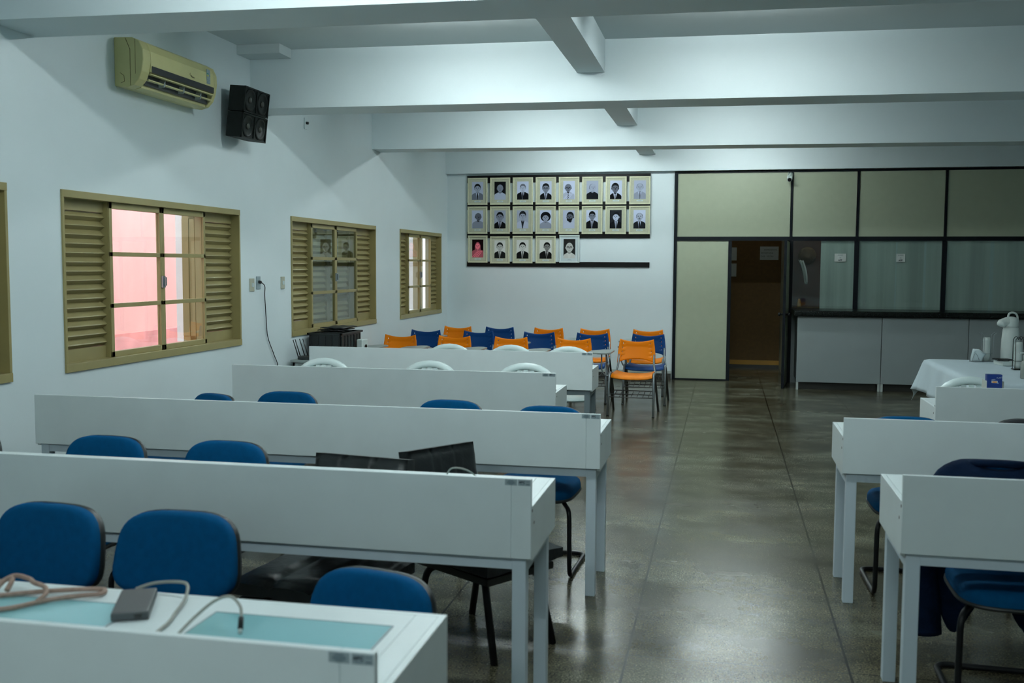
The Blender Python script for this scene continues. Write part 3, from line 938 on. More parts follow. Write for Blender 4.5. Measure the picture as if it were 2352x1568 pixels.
# ------------------------------------------------------------------ black leather chairs at the second desk
def leather_pad(w, h, t, seams=2):
    mb = MB()
    nu, nv = 25, 13
    def side(sign):
        def fn(a, b):
            u = a / (nu - 1) * 2 - 1; v = b / (nv - 1) * 2 - 1
            e = (1 - abs(u) ** 8) ** 0.5 * (1 - abs(v) ** 8) ** 0.5
            sm = 0
            for k in range(1, seams + 1):
                uk = -1 + 2 * k / (seams + 1)
                sm += 0.010 * math.exp(-((u - uk) / 0.03) ** 2)
            cre = 0.003 * math.sin(9 * u + 4 * v) * math.cos(6 * v - u)
            return (u * w / 2, sign * (t / 2 * (0.55 + 0.45 * e) - sm + cre), v * h / 2)
        return fn
    mb.grid(nu, nv, side(-1)); mb.grid(nu, nv, side(1))
    i0 = 0; i1 = nu * nv
    edge = [(a, 0) for a in range(nu)] + [(nu - 1, b) for b in range(1, nv)] + [(a, nv - 1) for a in range(nu - 2, -1, -1)] + [(0, b) for b in range(nv - 2, 0, -1)]
    for k in range(len(edge)):
        p, q = edge[k], edge[(k + 1) % len(edge)]
        mb.f.append((p[0] * nv + p[1], q[0] * nv + q[1], i1 + q[0] * nv + q[1], i1 + p[0] * nv + p[1])); mb.m.append(0); mb.sm.append(False)
    return mb

def leather_chair(loc, rz, label, seat_w, zs, ztop, backw, legs=True):
    t = thing('leather_chair', label, 'chair', loc, math.radians(rz), 'black leather chairs')
    s = leather_pad(seat_w, 0.52, 0.085).build('seat', M_LEATHER, t)
    transform(s, Matrix.Translation((0, -0.02, zs - 0.04)) @ Matrix.Rotation(math.radians(-90), 4, 'X'))
    b = leather_pad(backw, 0.36, 0.12).build('backrest', M_LEATHER, t)
    transform(b, Matrix.Translation((0, 0.29, ztop - 0.17)) @ Matrix.Rotation(math.radians(-10), 4, 'X'))
    MB().box(-seat_w / 2 + 0.03, seat_w / 2 - 0.03, -0.25, 0.22, zs - 0.115, zs - 0.085).build('seat_base', M_BLACK, t)
    MB().box(-0.05, 0.05, 0.20, 0.225, zs - 0.11, zs - 0.09).tube(fillet([(0, 0.15, zs - 0.1), (0, 0.36, zs - 0.1), (0, 0.37, ztop - 0.2)], 0.06), 0.014, 8).build('back_bracket', M_BLKMET, t)
    for sx in (-1, 1):
        for sy in (-1, 1):
            x = sx * (seat_w / 2 - 0.07)
            MB().tube(fillet([(x * 0.55, sy * 0.10, zs - 0.125), (x, sy * 0.19, zs - 0.125), (x * 1.12, sy * 0.27, 0.0)], 0.09, 7), 0.0165, 10).build('leg', M_BLKMET, t)
    return t
leather_chair((2.665, 3.83, 0), -9, 'black leather chair with its quilted seat pushed under the second desk', 0.56, 0.455, 0.845, 0.45)
leather_chair((3.19, 4.37, 0), 56, 'angled black leather chair whose bent tube legs show under the second desk', 0.46, 0.45, 0.825, 0.40)

# ------------------------------------------------------------------ white plastic chairs
def make_mono(label):
    t = thing('plastic_chair', label, 'chair')
    R = 0.30
    def yb(z):
        return 0.20 + (z - 0.42) * 0.28
    arch = [(-0.235, yb(0.44), 0.44), (-0.262, yb(0.60), 0.60), (-0.255, yb(0.70), 0.70)]
    for k in range(1, 12):
        w = PI - PI * k / 12
        arch.append((0.25 * math.cos(w), yb(0.72 + 0.165 * math.sin(w)), 0.72 + 0.165 * math.sin(w)))
    arch += [(0.255, yb(0.70), 0.70), (0.262, yb(0.60), 0.60), (0.235, yb(0.44), 0.44)]
    b = MB()
    n = len(arch)
    # flat band following the arch
    def band(k, r):
        p = Vector(arch[k])
        q = Vector((0, yb(0.62), 0.62))
        inn = (q - p).normalized()
        off = (0, 0.022, 0.044, 0.056)[r]
        dy = (0.010, -0.012, -0.010, 0.006)[r]
        return p + inn * off + Vector((0, dy, 0))
    b.grid(n, 4, band)
    for k in range(-3, 4):
        x = k * 0.052
        zt = 0.72 + 0.165 * math.sqrt(max(0, 1 - (x / 0.25) ** 2)) - 0.055
        b.quad([(x - 0.017, yb(0.46), 0.46), (x + 0.017, yb(0.46), 0.46), (x + 0.017, yb(zt), zt), (x - 0.017, yb(zt), zt)])
    b.build('backrest', M_WHITEP, t, solid=0.008)
    s = MB()
    def seat(a, c):
        u = a / 10 * 2 - 1; v = c / 8
        return (u * (0.235 + 0.02 * (1 - v)), -0.23 + v * 0.45, 0.425 - 0.015 * v + 0.012 * u * u - 0.02 * (1 - v) ** 6)
    s.grid(11, 9, seat)
    s.build('seat', M_WHITEP, t, solid=0.010)
    for sx in (-1, 1):
        MB().grid(9, 3, lambda a, c: (sx * (0.262 + 0.012 * math.sin(PI * a / 8) + (c - 1) * 0.026), 0.26 - a / 8 * 0.47, 0.645 - 0.012 * abs(c - 1) - 0.012 * (a / 8) ** 3)).build('armrest', M_WHITEP, t, solid=0.010)
        leg = MB()
        leg.grid(9, 3, lambda a, c: (sx * (0.262 + 0.015 * (1 - a / 8)) , -0.21 - 0.05 * (1 - a / 8) + (c - 1) * 0.028, a / 8 * 0.64))
        leg.build('leg', M_WHITEP, t, solid=0.016)
        leg = MB()
        leg.grid(9, 3, lambda a, c: (sx * (0.245 + 0.02 * (1 - a / 8)) + (c - 1) * 0.026, 0.23 + 0.10 * (1 - a / 8), a / 8 * 0.46))
        leg.build('leg', M_WHITEP, t, solid=0.016)
    return t
MG = 'white plastic armchairs'
mono = make_mono('x')
mf = [True]
def monoc(x, y, rz, label):
    if mf[0]:
        mf[0] = False
        mono.location = (x, y, 0); mono.rotation_euler = (0, 0, math.radians(rz)); mono['label'] = label; mono['group'] = MG
    else:
        dup(mono, (x, y, 0), math.radians(rz), label, MG)
monoc(0.90, 7.82, 2, 'white plastic armchair at the fourth desk nearest the windows')
monoc(1.82, 7.82, -2, 'white plastic armchair at the fourth desk, second from the windows')
monoc(2.65, 7.82, 0, 'white plastic armchair at the fourth desk nearest the aisle')
monoc(1.50, 9.64, 0, 'white plastic armchair at the farthest desk, left of three')
monoc(2.125, 9.66, -2, 'white plastic armchair at the farthest desk, middle of three')
monoc(2.74, 9.62, 2, 'white plastic armchair at the farthest desk, nearest the aisle')
monoc(6.03, 7.62, 2, 'white plastic armchair between the farthest right desk and the coffee table')

# ------------------------------------------------------------------ school chairs with writing tablets
def make_school(label, plast):
    t = thing('school_chair', label, 'chair')
    # backrest: grid with slots, concave top and bottom edges
    us = [-1, -0.93, -0.86, -0.80, -0.765, -0.60, -0.35, -0.12, 0.12, 0.35, 0.60, 0.765, 0.80, 0.86, 0.93, 1]
    vs = [0, 0.07, 0.15, 0.215, 0.275, 0.35, 0.415, 0.475, 0.55, 0.615, 0.675, 0.75, 0.815, 0.875, 0.94, 1]
    def bf(a, b):
        u = us[a]; v = vs[b]
        half = 0.222 + 0.006 * math.sin(PI * v) - 0.026 * v
        x = u * half
        zt = 0.838 - 0.034 * (1 - u * u)
        zb = 0.560 + 0.046 * (1 - abs(u) ** 2.2)
        z = zb + (zt - zb) * v
        y = 0.235 + (z - 0.56) * 0.22 + 0.035 * (1 - u * u) - 0.02 * v * v * (1 if v > 0.8 else 0.6)
        return (x, y, z)
    slots = {3: True, 11: True}
    b = MB()
    b.grid(len(us), len(vs), bf, skip=lambda a, c: a in slots and c in (3, 6, 9, 12))
    b.build('backrest', plast, t, solid=0.007)
    s = MB()
    def sf(a, c):
        u = a / 10 * 2 - 1; v = c / 10
        x = u * (0.232 - 0.01 * v)
        y = -0.215 + v * 0.42
        z = 0.462 - 0.022 * (1 - u * u) * (0.6 + 0.4 * v) - 0.05 * max(0, 0.16 - v) / 0.16 * 0.7 + 0.01 * abs(u) ** 6
        return (x, y, z)
    s.grid(11, 11, sf)
    s.build('seat', plast, t, solid=0.012)
    for sx in (-1, 1):
        x = sx * 0.255
        MB().tube(fillet([(x, -0.255, 0.012), (x * 0.985, -0.20, 0.40), (x * 0.97, -0.175, 0.475), (x * 0.97, -0.10, 0.475)], 0.05), 0.0135, 10).tube([(x, -0.2555, 0.0), (x, -0.2545, 0.014)], 0.016, 10, 1).build('leg', [M_CHROME, M_BLACK], t)
        MB().tube(fillet([(x * 0.97, -0.125, 0.46), (x * 0.975, -0.06, 0.44), (x * 1.03, 0.262, 0.0)], 0.05), 0.0135, 10).build('leg', M_TUBEDK, t)
        MB().tube(fillet([(x * 0.90, -0.10, 0.445), (x * 0.90, 0.19, 0.44), (x * 0.80, 0.232, 0.56), (x * 0.80, 0.262, 0.66)], 0.06), 0.012, 8).build('back_post', M_CHROME, t)
    r = MB()
    for yy, zz in ((-0.235, 0.215), (0.07, 0.255), (-0.08, 0.23)):
        r.tube([(-0.25, yy, zz), (0.25, yy, zz)], 0.006, 6)
    for k in range(-3, 4):
        r.tube([(k * 0.065, -0.235, 0.215), (k * 0.065, 0.07, 0.255)], 0.0035, 6)
    r.build('book_rack', M_TUBEDK, t)
    a = MB()
    a.tube(fillet([(-0.235, 0.06, 0.43), (-0.30, 0.06, 0.43), (-0.32, 0.06, 0.52), (-0.32, 0.02, 0.705)], 0.05), 0.0105, 8)
    a.tube(fillet([(-0.25, -0.12, 0.45), (-0.30, -0.14, 0.44), (-0.345, -0.16, 0.50), (-0.345, -0.16, 0.70)], 0.05), 0.0085, 8)
    a.box(-0.39, -0.28, -0.20, 0.04, 0.688, 0.704)
    a.build('tablet_support', M_CHROME, t)
    tb = MB()
    tb.prism([(-0.48, -0.36), (-0.27, -0.38), (-0.22, -0.30), (-0.225, 0.02), (-0.29, 0.10), (-0.36, 0.10), (-0.48, -0.08)], 'z', 0.705, 0.722)
    tb.build('tablet', M_GREYLAM, t, bevel=0.003)
    return t
sc_o = make_school('o', M_ORANGE); sc_b = make_school('b', M_BLUEP)
used = set()
def school(kind, x, y, rz, label, group):
    src = sc_o if kind == 'o' else sc_b
    if kind not in used:
        used.add(kind)
        src.location = (x, y, 0); src.rotation_euler = (0, 0, math.radians(rz)); src['label'] = label; src['group'] = group
        return src
    return dup(src, (x, y, 0), math.radians(rz), label, group)
def near_wall(o):
    for ch in o.children:
        if ch.name.startswith('tablet_support'): ch.location.x = 0.06
        elif ch.name.startswith('tablet'): ch.location.x = 0.17
SG = 'orange and blue tablet-arm chairs at the far end'
ORD = ['leftmost', 'second from the left', 'third from the left', 'fourth from the left', 'rightmost']
for k, x in reversed(list(enumerate((0.345, 1.035, 1.735, 2.50, 3.235)))):
    o = school('o', x, 11.575, (-3, -2, -2, -1, -2)[k], 'orange school chair with tablet arm in the front row, %s of five' % ORD[k], SG)
near_wall(o)
for k, x in reversed(list(enumerate((0.375, 1.085, 1.90, 2.585, 3.30)))):
    near_wall(school('b', x, 12.575, (-2, -3, -1, -2, -1)[k], 'blue school chair with tablet arm in the middle row, %s of five' % ORD[k], SG))
for k, (x, c) in enumerate(((0.555, 'o'), (1.175, 'b'), (1.865, 'o'), (2.51, 'o'), (3.225, 'o'))):
    near_wall(school(c, x, 13.47, (-6, -2, -2, -1, -2)[k], '%s school chair in the back row by the wall, %s of five' % ('orange' if c == 'o' else 'blue', ORD[k]), SG))

# ------------------------------------------------------------------ rails and portraits
for k, (z0, z1, nm) in enumerate(((2.945, 3.058, 'top of the four'), (2.535, 2.650, 'second of the four'), (2.105, 2.20, 'third of the four'), (1.668, 1.745, 'lowest of the four'))):
    o = MB().box(0.32, 3.128, YB - 0.022, YB, z0, z1).build('picture_rail', M_RAIL, bevel=0.003)
    tag(o, 'black wooden picture rail, %s' % nm, 'picture rail', 'black picture rails')

TONES = {}
def tone(kind, v):
    if v >= 0.05: v = min(0.68, 0.045 + v * 1.35)
    else: v = v * 0.5
    key = (kind, round(v, 3))
    if key not in TONES:
        if kind == 'b':
            c = (v * 0.86, v * 0.95, v * 1.22, 1)
        elif kind == 'g':
            c = (v * 0.95, v * 0.97, v * 0.93, 1)
        else:
            c = (v * 1.9, v * 0.42, v * 0.55, 1)
        TONES[key] = mat('print_tone_%s_%03d' % ({'b': 'blue', 'g': 'grey', 'r': 'rose'}[kind], int(v * 1000)), c, 0.8, var=0.04, spec=0.06)
    return TONES[key]

def ell(cx, cz, a, b, n=22, f=None):
    return [(cx + a * math.cos(2 * PI * k / n), cz + b * math.sin(2 * PI * k / n)) for k in range(n)]

def portrait(x0, z0, w, h, cfg, label):
    """framed photo hanging on the rails; (x0, z0) lower left corner"""
    kind = cfg.get('k', 'b')
    white = cfg.get('white', False)
    t = thing('framed_portrait', label, 'picture', (x0 + w / 2, YB - 0.022, z0), 0, 'portraits on the far wall')
    fw = 0.022
    f = MB()
    for q in ((-w / 2, w / 2, 0, fw), (-w / 2, w / 2, h - fw, h)):
        f.box(q[0], q[1], -0.022, 0, q[2], q[3])
    f.box(-w / 2, -w / 2 + fw, -0.022, 0, fw, h - fw); f.box(w / 2 - fw, w / 2, -0.022, 0, fw, h - fw)
    f.build('frame', M_WFRAME if white else M_CREAM, t, bevel=0.003)
    MB().box(-w / 2 + fw, w / 2 - fw, -0.010, -0.002, fw, h - fw).build('mat_board', M_PAPER if white or cfg.get('pale') else M_MAT, t)
    pw, ph = cfg.get('size', (0.178, 0.275))
    pz = h - 0.060 - ph
    px = cfg.get('dx', 0.0)
    mats = [tone(kind, cfg.get('bg', 0.40)), tone(kind, cfg.get('suit', 0.05)), tone(kind, cfg.get('shirt', 0.42)), tone(kind, cfg.get('tie') or 0.04),
            tone(kind, cfg.get('skin', 0.22)), tone(kind, cfg.get('hair', 0.02)), tone(kind, cfg.get('skin', 0.22) * 0.5)]
    p = MB()
    Y = [-0.0105]
    def layer(poly, mi):
        Y[0] -= 0.00025
        # clip to the photo rectangle
        poly = [(min(max(q[0], px - pw / 2), px + pw / 2), min(max(q[1], pz), pz + ph)) for q in poly]
        p.quad([(q[0], Y[0], q[1]) for q in poly], mi)
    p.box(px - pw / 2, px + pw / 2, -0.0106, -0.010, pz, pz + ph, 0)
    hs = cfg.get('s', 1.0)                       # head size
    hx = px + cfg.get('hx', 0.0)
    hz = pz + ph * cfg.get('hz', 0.62)
    a, b = 0.045 * hs, 0.061 * hs
    sh = hz - b * 1.05
    sw = cfg.get('sw', 0.094)
    if cfg.get('hairstyle') == 'big':
        layer(ell(hx, hz + b * 0.30, a * 1.75, b * 1.22), 5)
    if cfg.get('hairstyle') == 'veil':
        layer([(hx - a * 1.25, sh - 0.01), (hx - a * 1.2, hz + b * 0.3), (hx - a * 0.6, hz + b * 1.2), (hx, hz + b * 1.38), (hx + a * 0.6, hz + b * 1.2), (hx + a * 1.2, hz + b * 0.3), (hx + a * 1.25, sh - 0.01)], 1)
    sx = hx + cfg.get('lean', 0.0)
    layer([(sx - sw, pz), (sx - sw, sh - 0.040 * hs), (sx - sw * 0.86, sh - 0.022 * hs), (sx - sw * 0.35, sh + 0.004), (sx + sw * 0.35, sh + 0.004), (sx + sw * 0.86, sh - 0.022 * hs), (sx + sw, sh - 0.040 * hs), (sx + sw, pz)], 1)
    if cfg.get('collar', True):
        layer([(hx - 0.026 * hs, sh + 0.004), (hx + 0.026 * hs, sh + 0.004), (hx + 0.014 * hs, sh - 0.045 * hs), (hx + 0.002, pz), (hx - 0.008, pz), (hx - 0.016 * hs, sh - 0.045 * hs)], 2)
        if cfg.get('tie') is not None:
            layer([(hx - 0.007, sh - 0.008), (hx + 0.007, sh - 0.008), (hx + 0.011, sh - 0.05), (hx + 0.004, pz), (hx - 0.006, pz), (hx - 0.011, sh - 0.05)], 3)
    if cfg.get('sash'):
        for k in range(4):
            layer([(sx - sw + 0.03 * k, pz + 0.01), (sx - sw + 0.03 * k + 0.008, pz + 0.005), (sx + 0.01 + 0.022 * k, sh - 0.015), (sx + 0.004 + 0.022 * k, sh - 0.012)], 2)
    layer([(hx - 0.020 * hs, sh + 0.022 * hs), (hx + 0.020 * hs, sh + 0.022 * hs), (hx + 0.018 * hs, sh - 0.004), (hx, sh - 0.012 * hs), (hx - 0.018 * hs, sh - 0.004)], 6)
    st = cfg.get('hairstyle', 'short')
    if st in ('short', 'grey', 'quiff'):
        layer(ell(hx, hz + b * (0.30 if st != 'quiff' else 0.40), a * 1.12, b * 0.92), 5)
    if st == 'bald':
        layer(ell(hx, hz + b * 0.12, a * 1.10, b * 0.86), 5)
    for s in (-1, 1):
        layer(ell(hx + s * a * 1.0, hz - b * 0.05, a * 0.17, b * 0.22, 10), 6)
    tn = cfg.get('turn', 0.0)
    face = []
    for k in range(26):
        w = 2 * PI * k / 26
        c, s = math.cos(w), math.sin(w)
        fz = s * b * (0.98 if s < 0 else (0.66 if st in ('short', 'grey', 'quiff', 'big') else 0.95))
        fx = c * a * (1 - 0.22 * max(0, -s) ** 2)
        face.append((hx + tn * a * 0.15 + fx * 0.98, hz + fz))
    layer(face, 4)
    ex = hx + tn * a * 0.30
    for s in (-1, 1):
        layer([(ex + s * a * 0.40 - a * 0.24, hz + b * 0.20), (ex + s * a * 0.40 + a * 0.24, hz + b * 0.20), (ex + s * a * 0.40 + a * 0.22, hz + b * 0.28), (ex + s * a * 0.40 - a * 0.22, hz + b * 0.28)], 5 if st != 'grey' else 6)
        layer(ell(ex + s * a * 0.40, hz + b * 0.07, a * 0.17, b * 0.055, 10), 5)
    layer([(ex - a * 0.05, hz + b * 0.05), (ex + a * 0.08, hz + b * 0.05), (ex + a * 0.20, hz - b * 0.26), (ex - a * 0.18, hz - b * 0.26)], 6)
    if cfg.get('mous'):
        layer([(ex - a * 0.45, hz - b * 0.44), (ex, hz - b * 0.33), (ex + a * 0.45, hz - b * 0.44), (ex + a * 0.36, hz - b * 0.50), (ex - a * 0.36, hz - b * 0.50)], 5)
    layer([(ex - a * 0.32, hz - b * 0.55), (ex, hz - b * 0.52), (ex + a * 0.32, hz - b * 0.55), (ex, hz - b * 0.64)], 6)
    if cfg.get('beard'):
        layer([(ex - a * 0.85, hz - b * 0.15), (ex - a * 0.5, hz - b * 0.36), (ex + a * 0.5, hz - b * 0.36), (ex + a * 0.85, hz - b * 0.15), (ex + a * 0.75, hz - b * 0.75), (ex, hz - b * 1.08), (ex - a * 0.75, hz - b * 0.75)], 5)
    if cfg.get('glasses'):
        for s in (-1, 1):
            layer(ell(ex + s * a * 0.42, hz + b * 0.07, a * 0.34, b * 0.17, 14), 5)
            layer(ell(ex + s * a * 0.42, hz + b * 0.07, a * 0.27, b * 0.125, 14), 6)
        layer([(ex - a * 0.12, hz + b * 0.06), (ex + a * 0.12, hz + b * 0.06), (ex + a * 0.12, hz + b * 0.10), (ex - a * 0.12, hz + b * 0.10)], 5)
    p.build('photograph', mats, t)
    c = MB().box(-0.048, 0.048, -0.0112, -0.010, pz - 0.034, pz - 0.014).build('caption_strip', M_PAPER, t)
    MB().box(-0.034, 0.034, -0.0116, -0.0112, pz - 0.027, pz - 0.0245).box(-0.020, 0.020, -0.0116, -0.0112, pz - 0.0215, pz - 0.0195).build('caption_print', M_INKS, c)
    return t

TOP = [
 (dict(bg=0.36, suit=0.10, tie=0.02, skin=0.26, hair=0.015), 'framed portrait, top row first from the left, man with receding dark hair and tie'),
 (dict(bg=0.015, suit=0.34, tie=None, shirt=0.34, skin=0.16, hair=0.10, hairstyle='bald', beard=False, mous=True), 'framed portrait, top row second from the left, man in pale shirt on a dark ground'),
 (dict(bg=0.44, suit=0.012, tie=0.015, skin=0.36, hair=0.08, hairstyle='grey', s=0.92), 'framed portrait, top row third from the left, grey-haired man in dark suit'),
 (dict(bg=0.42, suit=0.015, tie=0.06, skin=0.13, hair=0.02, glasses=True, s=1.08, hz=0.60), 'framed portrait, top row fourth from the left, man with glasses and broad face'),
 (dict(bg=0.44, suit=0.30, tie=0.03, skin=0.09, hair=0.06, hairstyle='bald', glasses=True, shirt=0.42, hx=-0.012, sash=True), 'framed portrait, top row fifth from the left, bald man in striped light jacket'),
 (dict(bg=0.28, suit=0.02, tie=None, collar=False, skin=0.26, hair=0.12, hairstyle='bald', turn=0.8), 'framed portrait, top row sixth from the left, bald man in dark buttoned shirt'),
 (dict(bg=0.42, suit=0.010, tie=0.12, skin=0.07, hair=0.025, s=1.12, hz=0.58, hx=-0.012), 'framed portrait, top row seventh from the left, man with grey swept hair and dark suit'),
 (dict(bg=0.32, suit=0.20, tie=0.05, skin=0.27, hair=0.07, hairstyle='bald'), 'framed portrait, top row eighth and last, balding man in light grey suit'),
]
MID = [
 (dict(bg=0.40, suit=0.18, collar=False, tie=None, skin=0.07, hair=0.05, hairstyle='bald', turn=0.7, hx=0.012, hz=0.64), 'framed portrait, middle row first from the left, bald man in pale tunic'),
 (dict(bg=0.26, suit=0.012, tie=0.012, skin=0.16, hair=0.012, s=1.1, turn=-0.3), 'framed portrait, middle row second from the left, dark-haired man in dark suit'),
 (dict(bg=0.28, suit=0.36, tie=0.04, shirt=0.04, skin=0.26, hair=0.03, s=1.05, hz=0.66, hairstyle='quiff'), 'framed portrait, middle row third from the left, man in pale jacket and dark shirt'),
 (dict(bg=0.44, suit=0.20, collar=False, tie=None, skin=0.22, hair=0.012, hairstyle='big', hz=0.58), 'framed portrait, middle row fourth from the left, woman with full curly dark hair'),
 (dict(bg=0.34, suit=0.36, tie=None, collar=False, skin=0.06, hair=0.02, beard=True, hx=0.022, s=1.1, turn=-0.8), 'framed portrait, middle row fifth from the left, bearded man in white shirt'),
 (dict(bg=0.42, suit=0.012, tie=0.05, skin=0.12, hair=0.012, s=0.98, hairstyle='quiff', hz=0.66), 'framed portrait, middle row sixth from the left, young man in dark suit and tie'),
 (dict(bg=0.04, suit=0.015, tie=0.05, skin=0.40, hair=0.02, turn=-0.8, hx=0.008), 'framed portrait, middle row seventh from the left, pale-faced man on a dark blue ground'),
 (dict(bg=0.44, suit=0.03, tie=0.012, skin=0.30, hair=0.02, mous=True, hairstyle='bald'), 'framed portrait, middle row eighth and last, man with a dark moustache'),
]
LOW = [
 (dict(k='r', bg=0.008, suit=0.13, shirt=0.40, collar=False, tie=None, skin=0.34, hair=0.02, hairstyle='veil', sash=True, s=0.80), 'framed colour portrait, bottom row, woman in a pink veil and sari'),
 (dict(k='g', bg=0.50, suit=0.02, tie=0.08, skin=0.34, hair=0.03, pale=False, size=(0.172, 0.275)), 'framed portrait, bottom row second from the left, short-haired man in dark suit'),
 (dict(k='g', bg=0.52, suit=0.012, tie=0.08, skin=0.40, hair=0.012, size=(0.186, 0.285)), 'framed portrait, bottom row third from the left, man in black suit with striped tie'),
 (dict(k='g', bg=0.52, suit=0.012, tie=0.012, skin=0.12, hair=0.012, size=(0.186, 0.285), hx=0.02, lean=-0.02, turn=0.3), 'framed portrait, bottom row fourth from the left, man in black jacket off centre'),
 (dict(k='g', bg=0.035, suit=0.42, shirt=0.46, tie=None, skin=0.34, hair=0.02, hairstyle='bald', glasses=True, s=1.25, hz=0.56, size=(0.180, 0.29), white=True), 'white framed portrait, last of the bottom row, smiling bald man with glasses'),
]
for row, z0, h in ((TOP, 2.612, 0.412), (MID, 2.170, 0.418)):
    for k, (cfg, lb) in enumerate(row):
        portrait(0.333 + k * 0.3547, z0 - 0.001 * k, 0.312, h, cfg, lb)
for k, (cfg, lb) in enumerate(LOW):
    portrait((0.340, 0.690, 1.045, 1.403, 1.768)[k], (1.728, 1.716, 1.722, 1.722, 1.734)[k], 0.308, 0.415, cfg, lb)

# ------------------------------------------------------------------ air conditioner
ac = thing('air_conditioner', 'aged cream split air conditioner high on the window wall', 'air conditioner', (0, 7.06, 2.93))
def acprof(sc):
    return [(0.0, 0.0), (0.10, -0.012), (0.165, 0.012), (0.205, 0.075), (0.222, 0.16), (0.222, 0.24), (0.195, 0.305), (0.14, 0.335), (0.0, 0.338)]
HL = 0.53
body = MB()
pf = [(0.0, 0.0), (0.09, -0.012), (0.145, 0.0), (0.150, 0.045), (0.165, 0.10), (0.222, 0.105), (0.226, 0.18), (0.222, 0.25), (0.195, 0.305), (0.14, 0.333), (0.0, 0.338)]
body.prism(pf, 'y', -HL + 0.10, HL - 0.05)
body.build('body', M_AC, ac, bevel=0.004)
cap = [(0.0, 0.0), (0.09, -0.012), (0.15, 0.005), (0.190, 0.045), (0.212, 0.10), (0.226, 0.18), (0.222, 0.25), (0.195, 0.305), (0.14, 0.333), (0.0, 0.338)]
MB().prism(cap, 'y', -HL, -HL + 0.10).build('end_cap', M_ACD, ac, bevel=0.006)
MB().prism(cap, 'y', HL - 0.05, HL).build('end_cap', M_ACD, ac, bevel=0.006)
sl = MB().box(0.2262, 0.2272, -HL + 0.06, -HL + 0.062, 0.05, 0.29)
MB().tube([(0.09, -HL - 0.001, 0.33), (0.125, -HL - 0.001, 0.25), (0.125, -HL - 0.001, 0.0)], 0.0016, 5).tube([(0.045, -HL - 0.001, 0.09), (0.075, -HL - 0.001, 0.07), (0.078, -HL - 0.001, 0.03), (0.05, -HL - 0.001, 0.02)], 0.0016, 5).tube([(0.165, -HL - 0.001, 0.32), (0.165, -HL - 0.001, 0.08)], 0.0012, 5).build('seam_line', M_STRAW, ac)
MB().hexa([(0.2255, -HL + 0.11, 0.104), (0.2262, -HL + 0.11, 0.104), (0.2262, HL - 0.06, 0.104), (0.2255, HL - 0.06, 0.104), (0.2265, -HL + 0.11, 0.150), (0.2290, -HL + 0.11, 0.150), (0.2290, HL - 0.06, 0.150), (0.2265, HL - 0.06, 0.150)]).build('display_strip', M_BLKMET, ac)
MB().box(0.152, 0.166, -HL + 0.105, HL - 0.055, 0.02, 0.098).build('outlet_recess', M_BLACK, ac)
vn = MB()
for q, zz in ((0.200, 0.052), (0.216, 0.092)):
    vn.hexa([(q - 0.012, -HL + 0.10, zz - 0.006), (q + 0.004, -HL + 0.10, zz - 0.002), (q + 0.004, HL - 0.05, zz - 0.002), (q - 0.012, HL - 0.05, zz - 0.006), (q - 0.012, -HL + 0.10, zz), (q + 0.004, -HL + 0.10, zz + 0.006), (q + 0.004, HL - 0.05, zz + 0.006), (q - 0.012, HL - 0.05, zz)])
vn.build('louver_blade', M_AC, ac)
for yy in (-0.24, 0.03, 0.28):
    MB().hexa([(0.165, yy, 0.03), (0.205, yy + 0.01, 0.03), (0.205, yy + 0.03, 0.05), (0.165, yy + 0.02, 0.05), (0.165, yy, 0.055), (0.205, yy + 0.01, 0.062), (0.205, yy + 0.03, 0.088), (0.165, yy + 0.02, 0.088)]).build('air_vane', M_GREYLAM, ac)
st = MB().box(0.2245, 0.2275, 0.36, 0.415, 0.165, 0.275).build('energy_sticker', M_PAPERG, ac)
MB().box(0.2275, 0.2279, 0.362, 0.39, 0.238, 0.246).build('sticker_band', mat('sticker_green', (0.02, 0.25, 0.2, 1), 0.5), st)
MB().box(0.2275, 0.2279, 0.362, 0.39, 0.222, 0.234).build('sticker_band', mat('sticker_yellow', (0.5, 0.48, 0.08, 1), 0.5), st)
MB().box(0.2275, 0.2279, 0.364, 0.412, 0.170, 0.173).box(0.2275, 0.2279, 0.364, 0.412, 0.182, 0.184).box(0.2275, 0.2279, 0.364, 0.412, 0.194, 0.196).box(0.2275, 0.2279, 0.402, 0.408, 0.225, 0.235).build('sticker_print', M_INKS, st)
text('brand_mark', 'Midea', 0.022, M_STRAW, ac, (0.2285, 0.115, 0.168), (PI / 2, 0, PI / 2))
MB().tube([(0.2285 + 0.001 * 0, 0.115 + 0.012 * math.cos(w), 0.190 + 0.010 * math.sin(w)) for w in [PI * 0.6 + 1.3 * PI * k / 12 for k in range(13)]], 0.0012, 5).build('brand_ring', M_STRAW, ac)

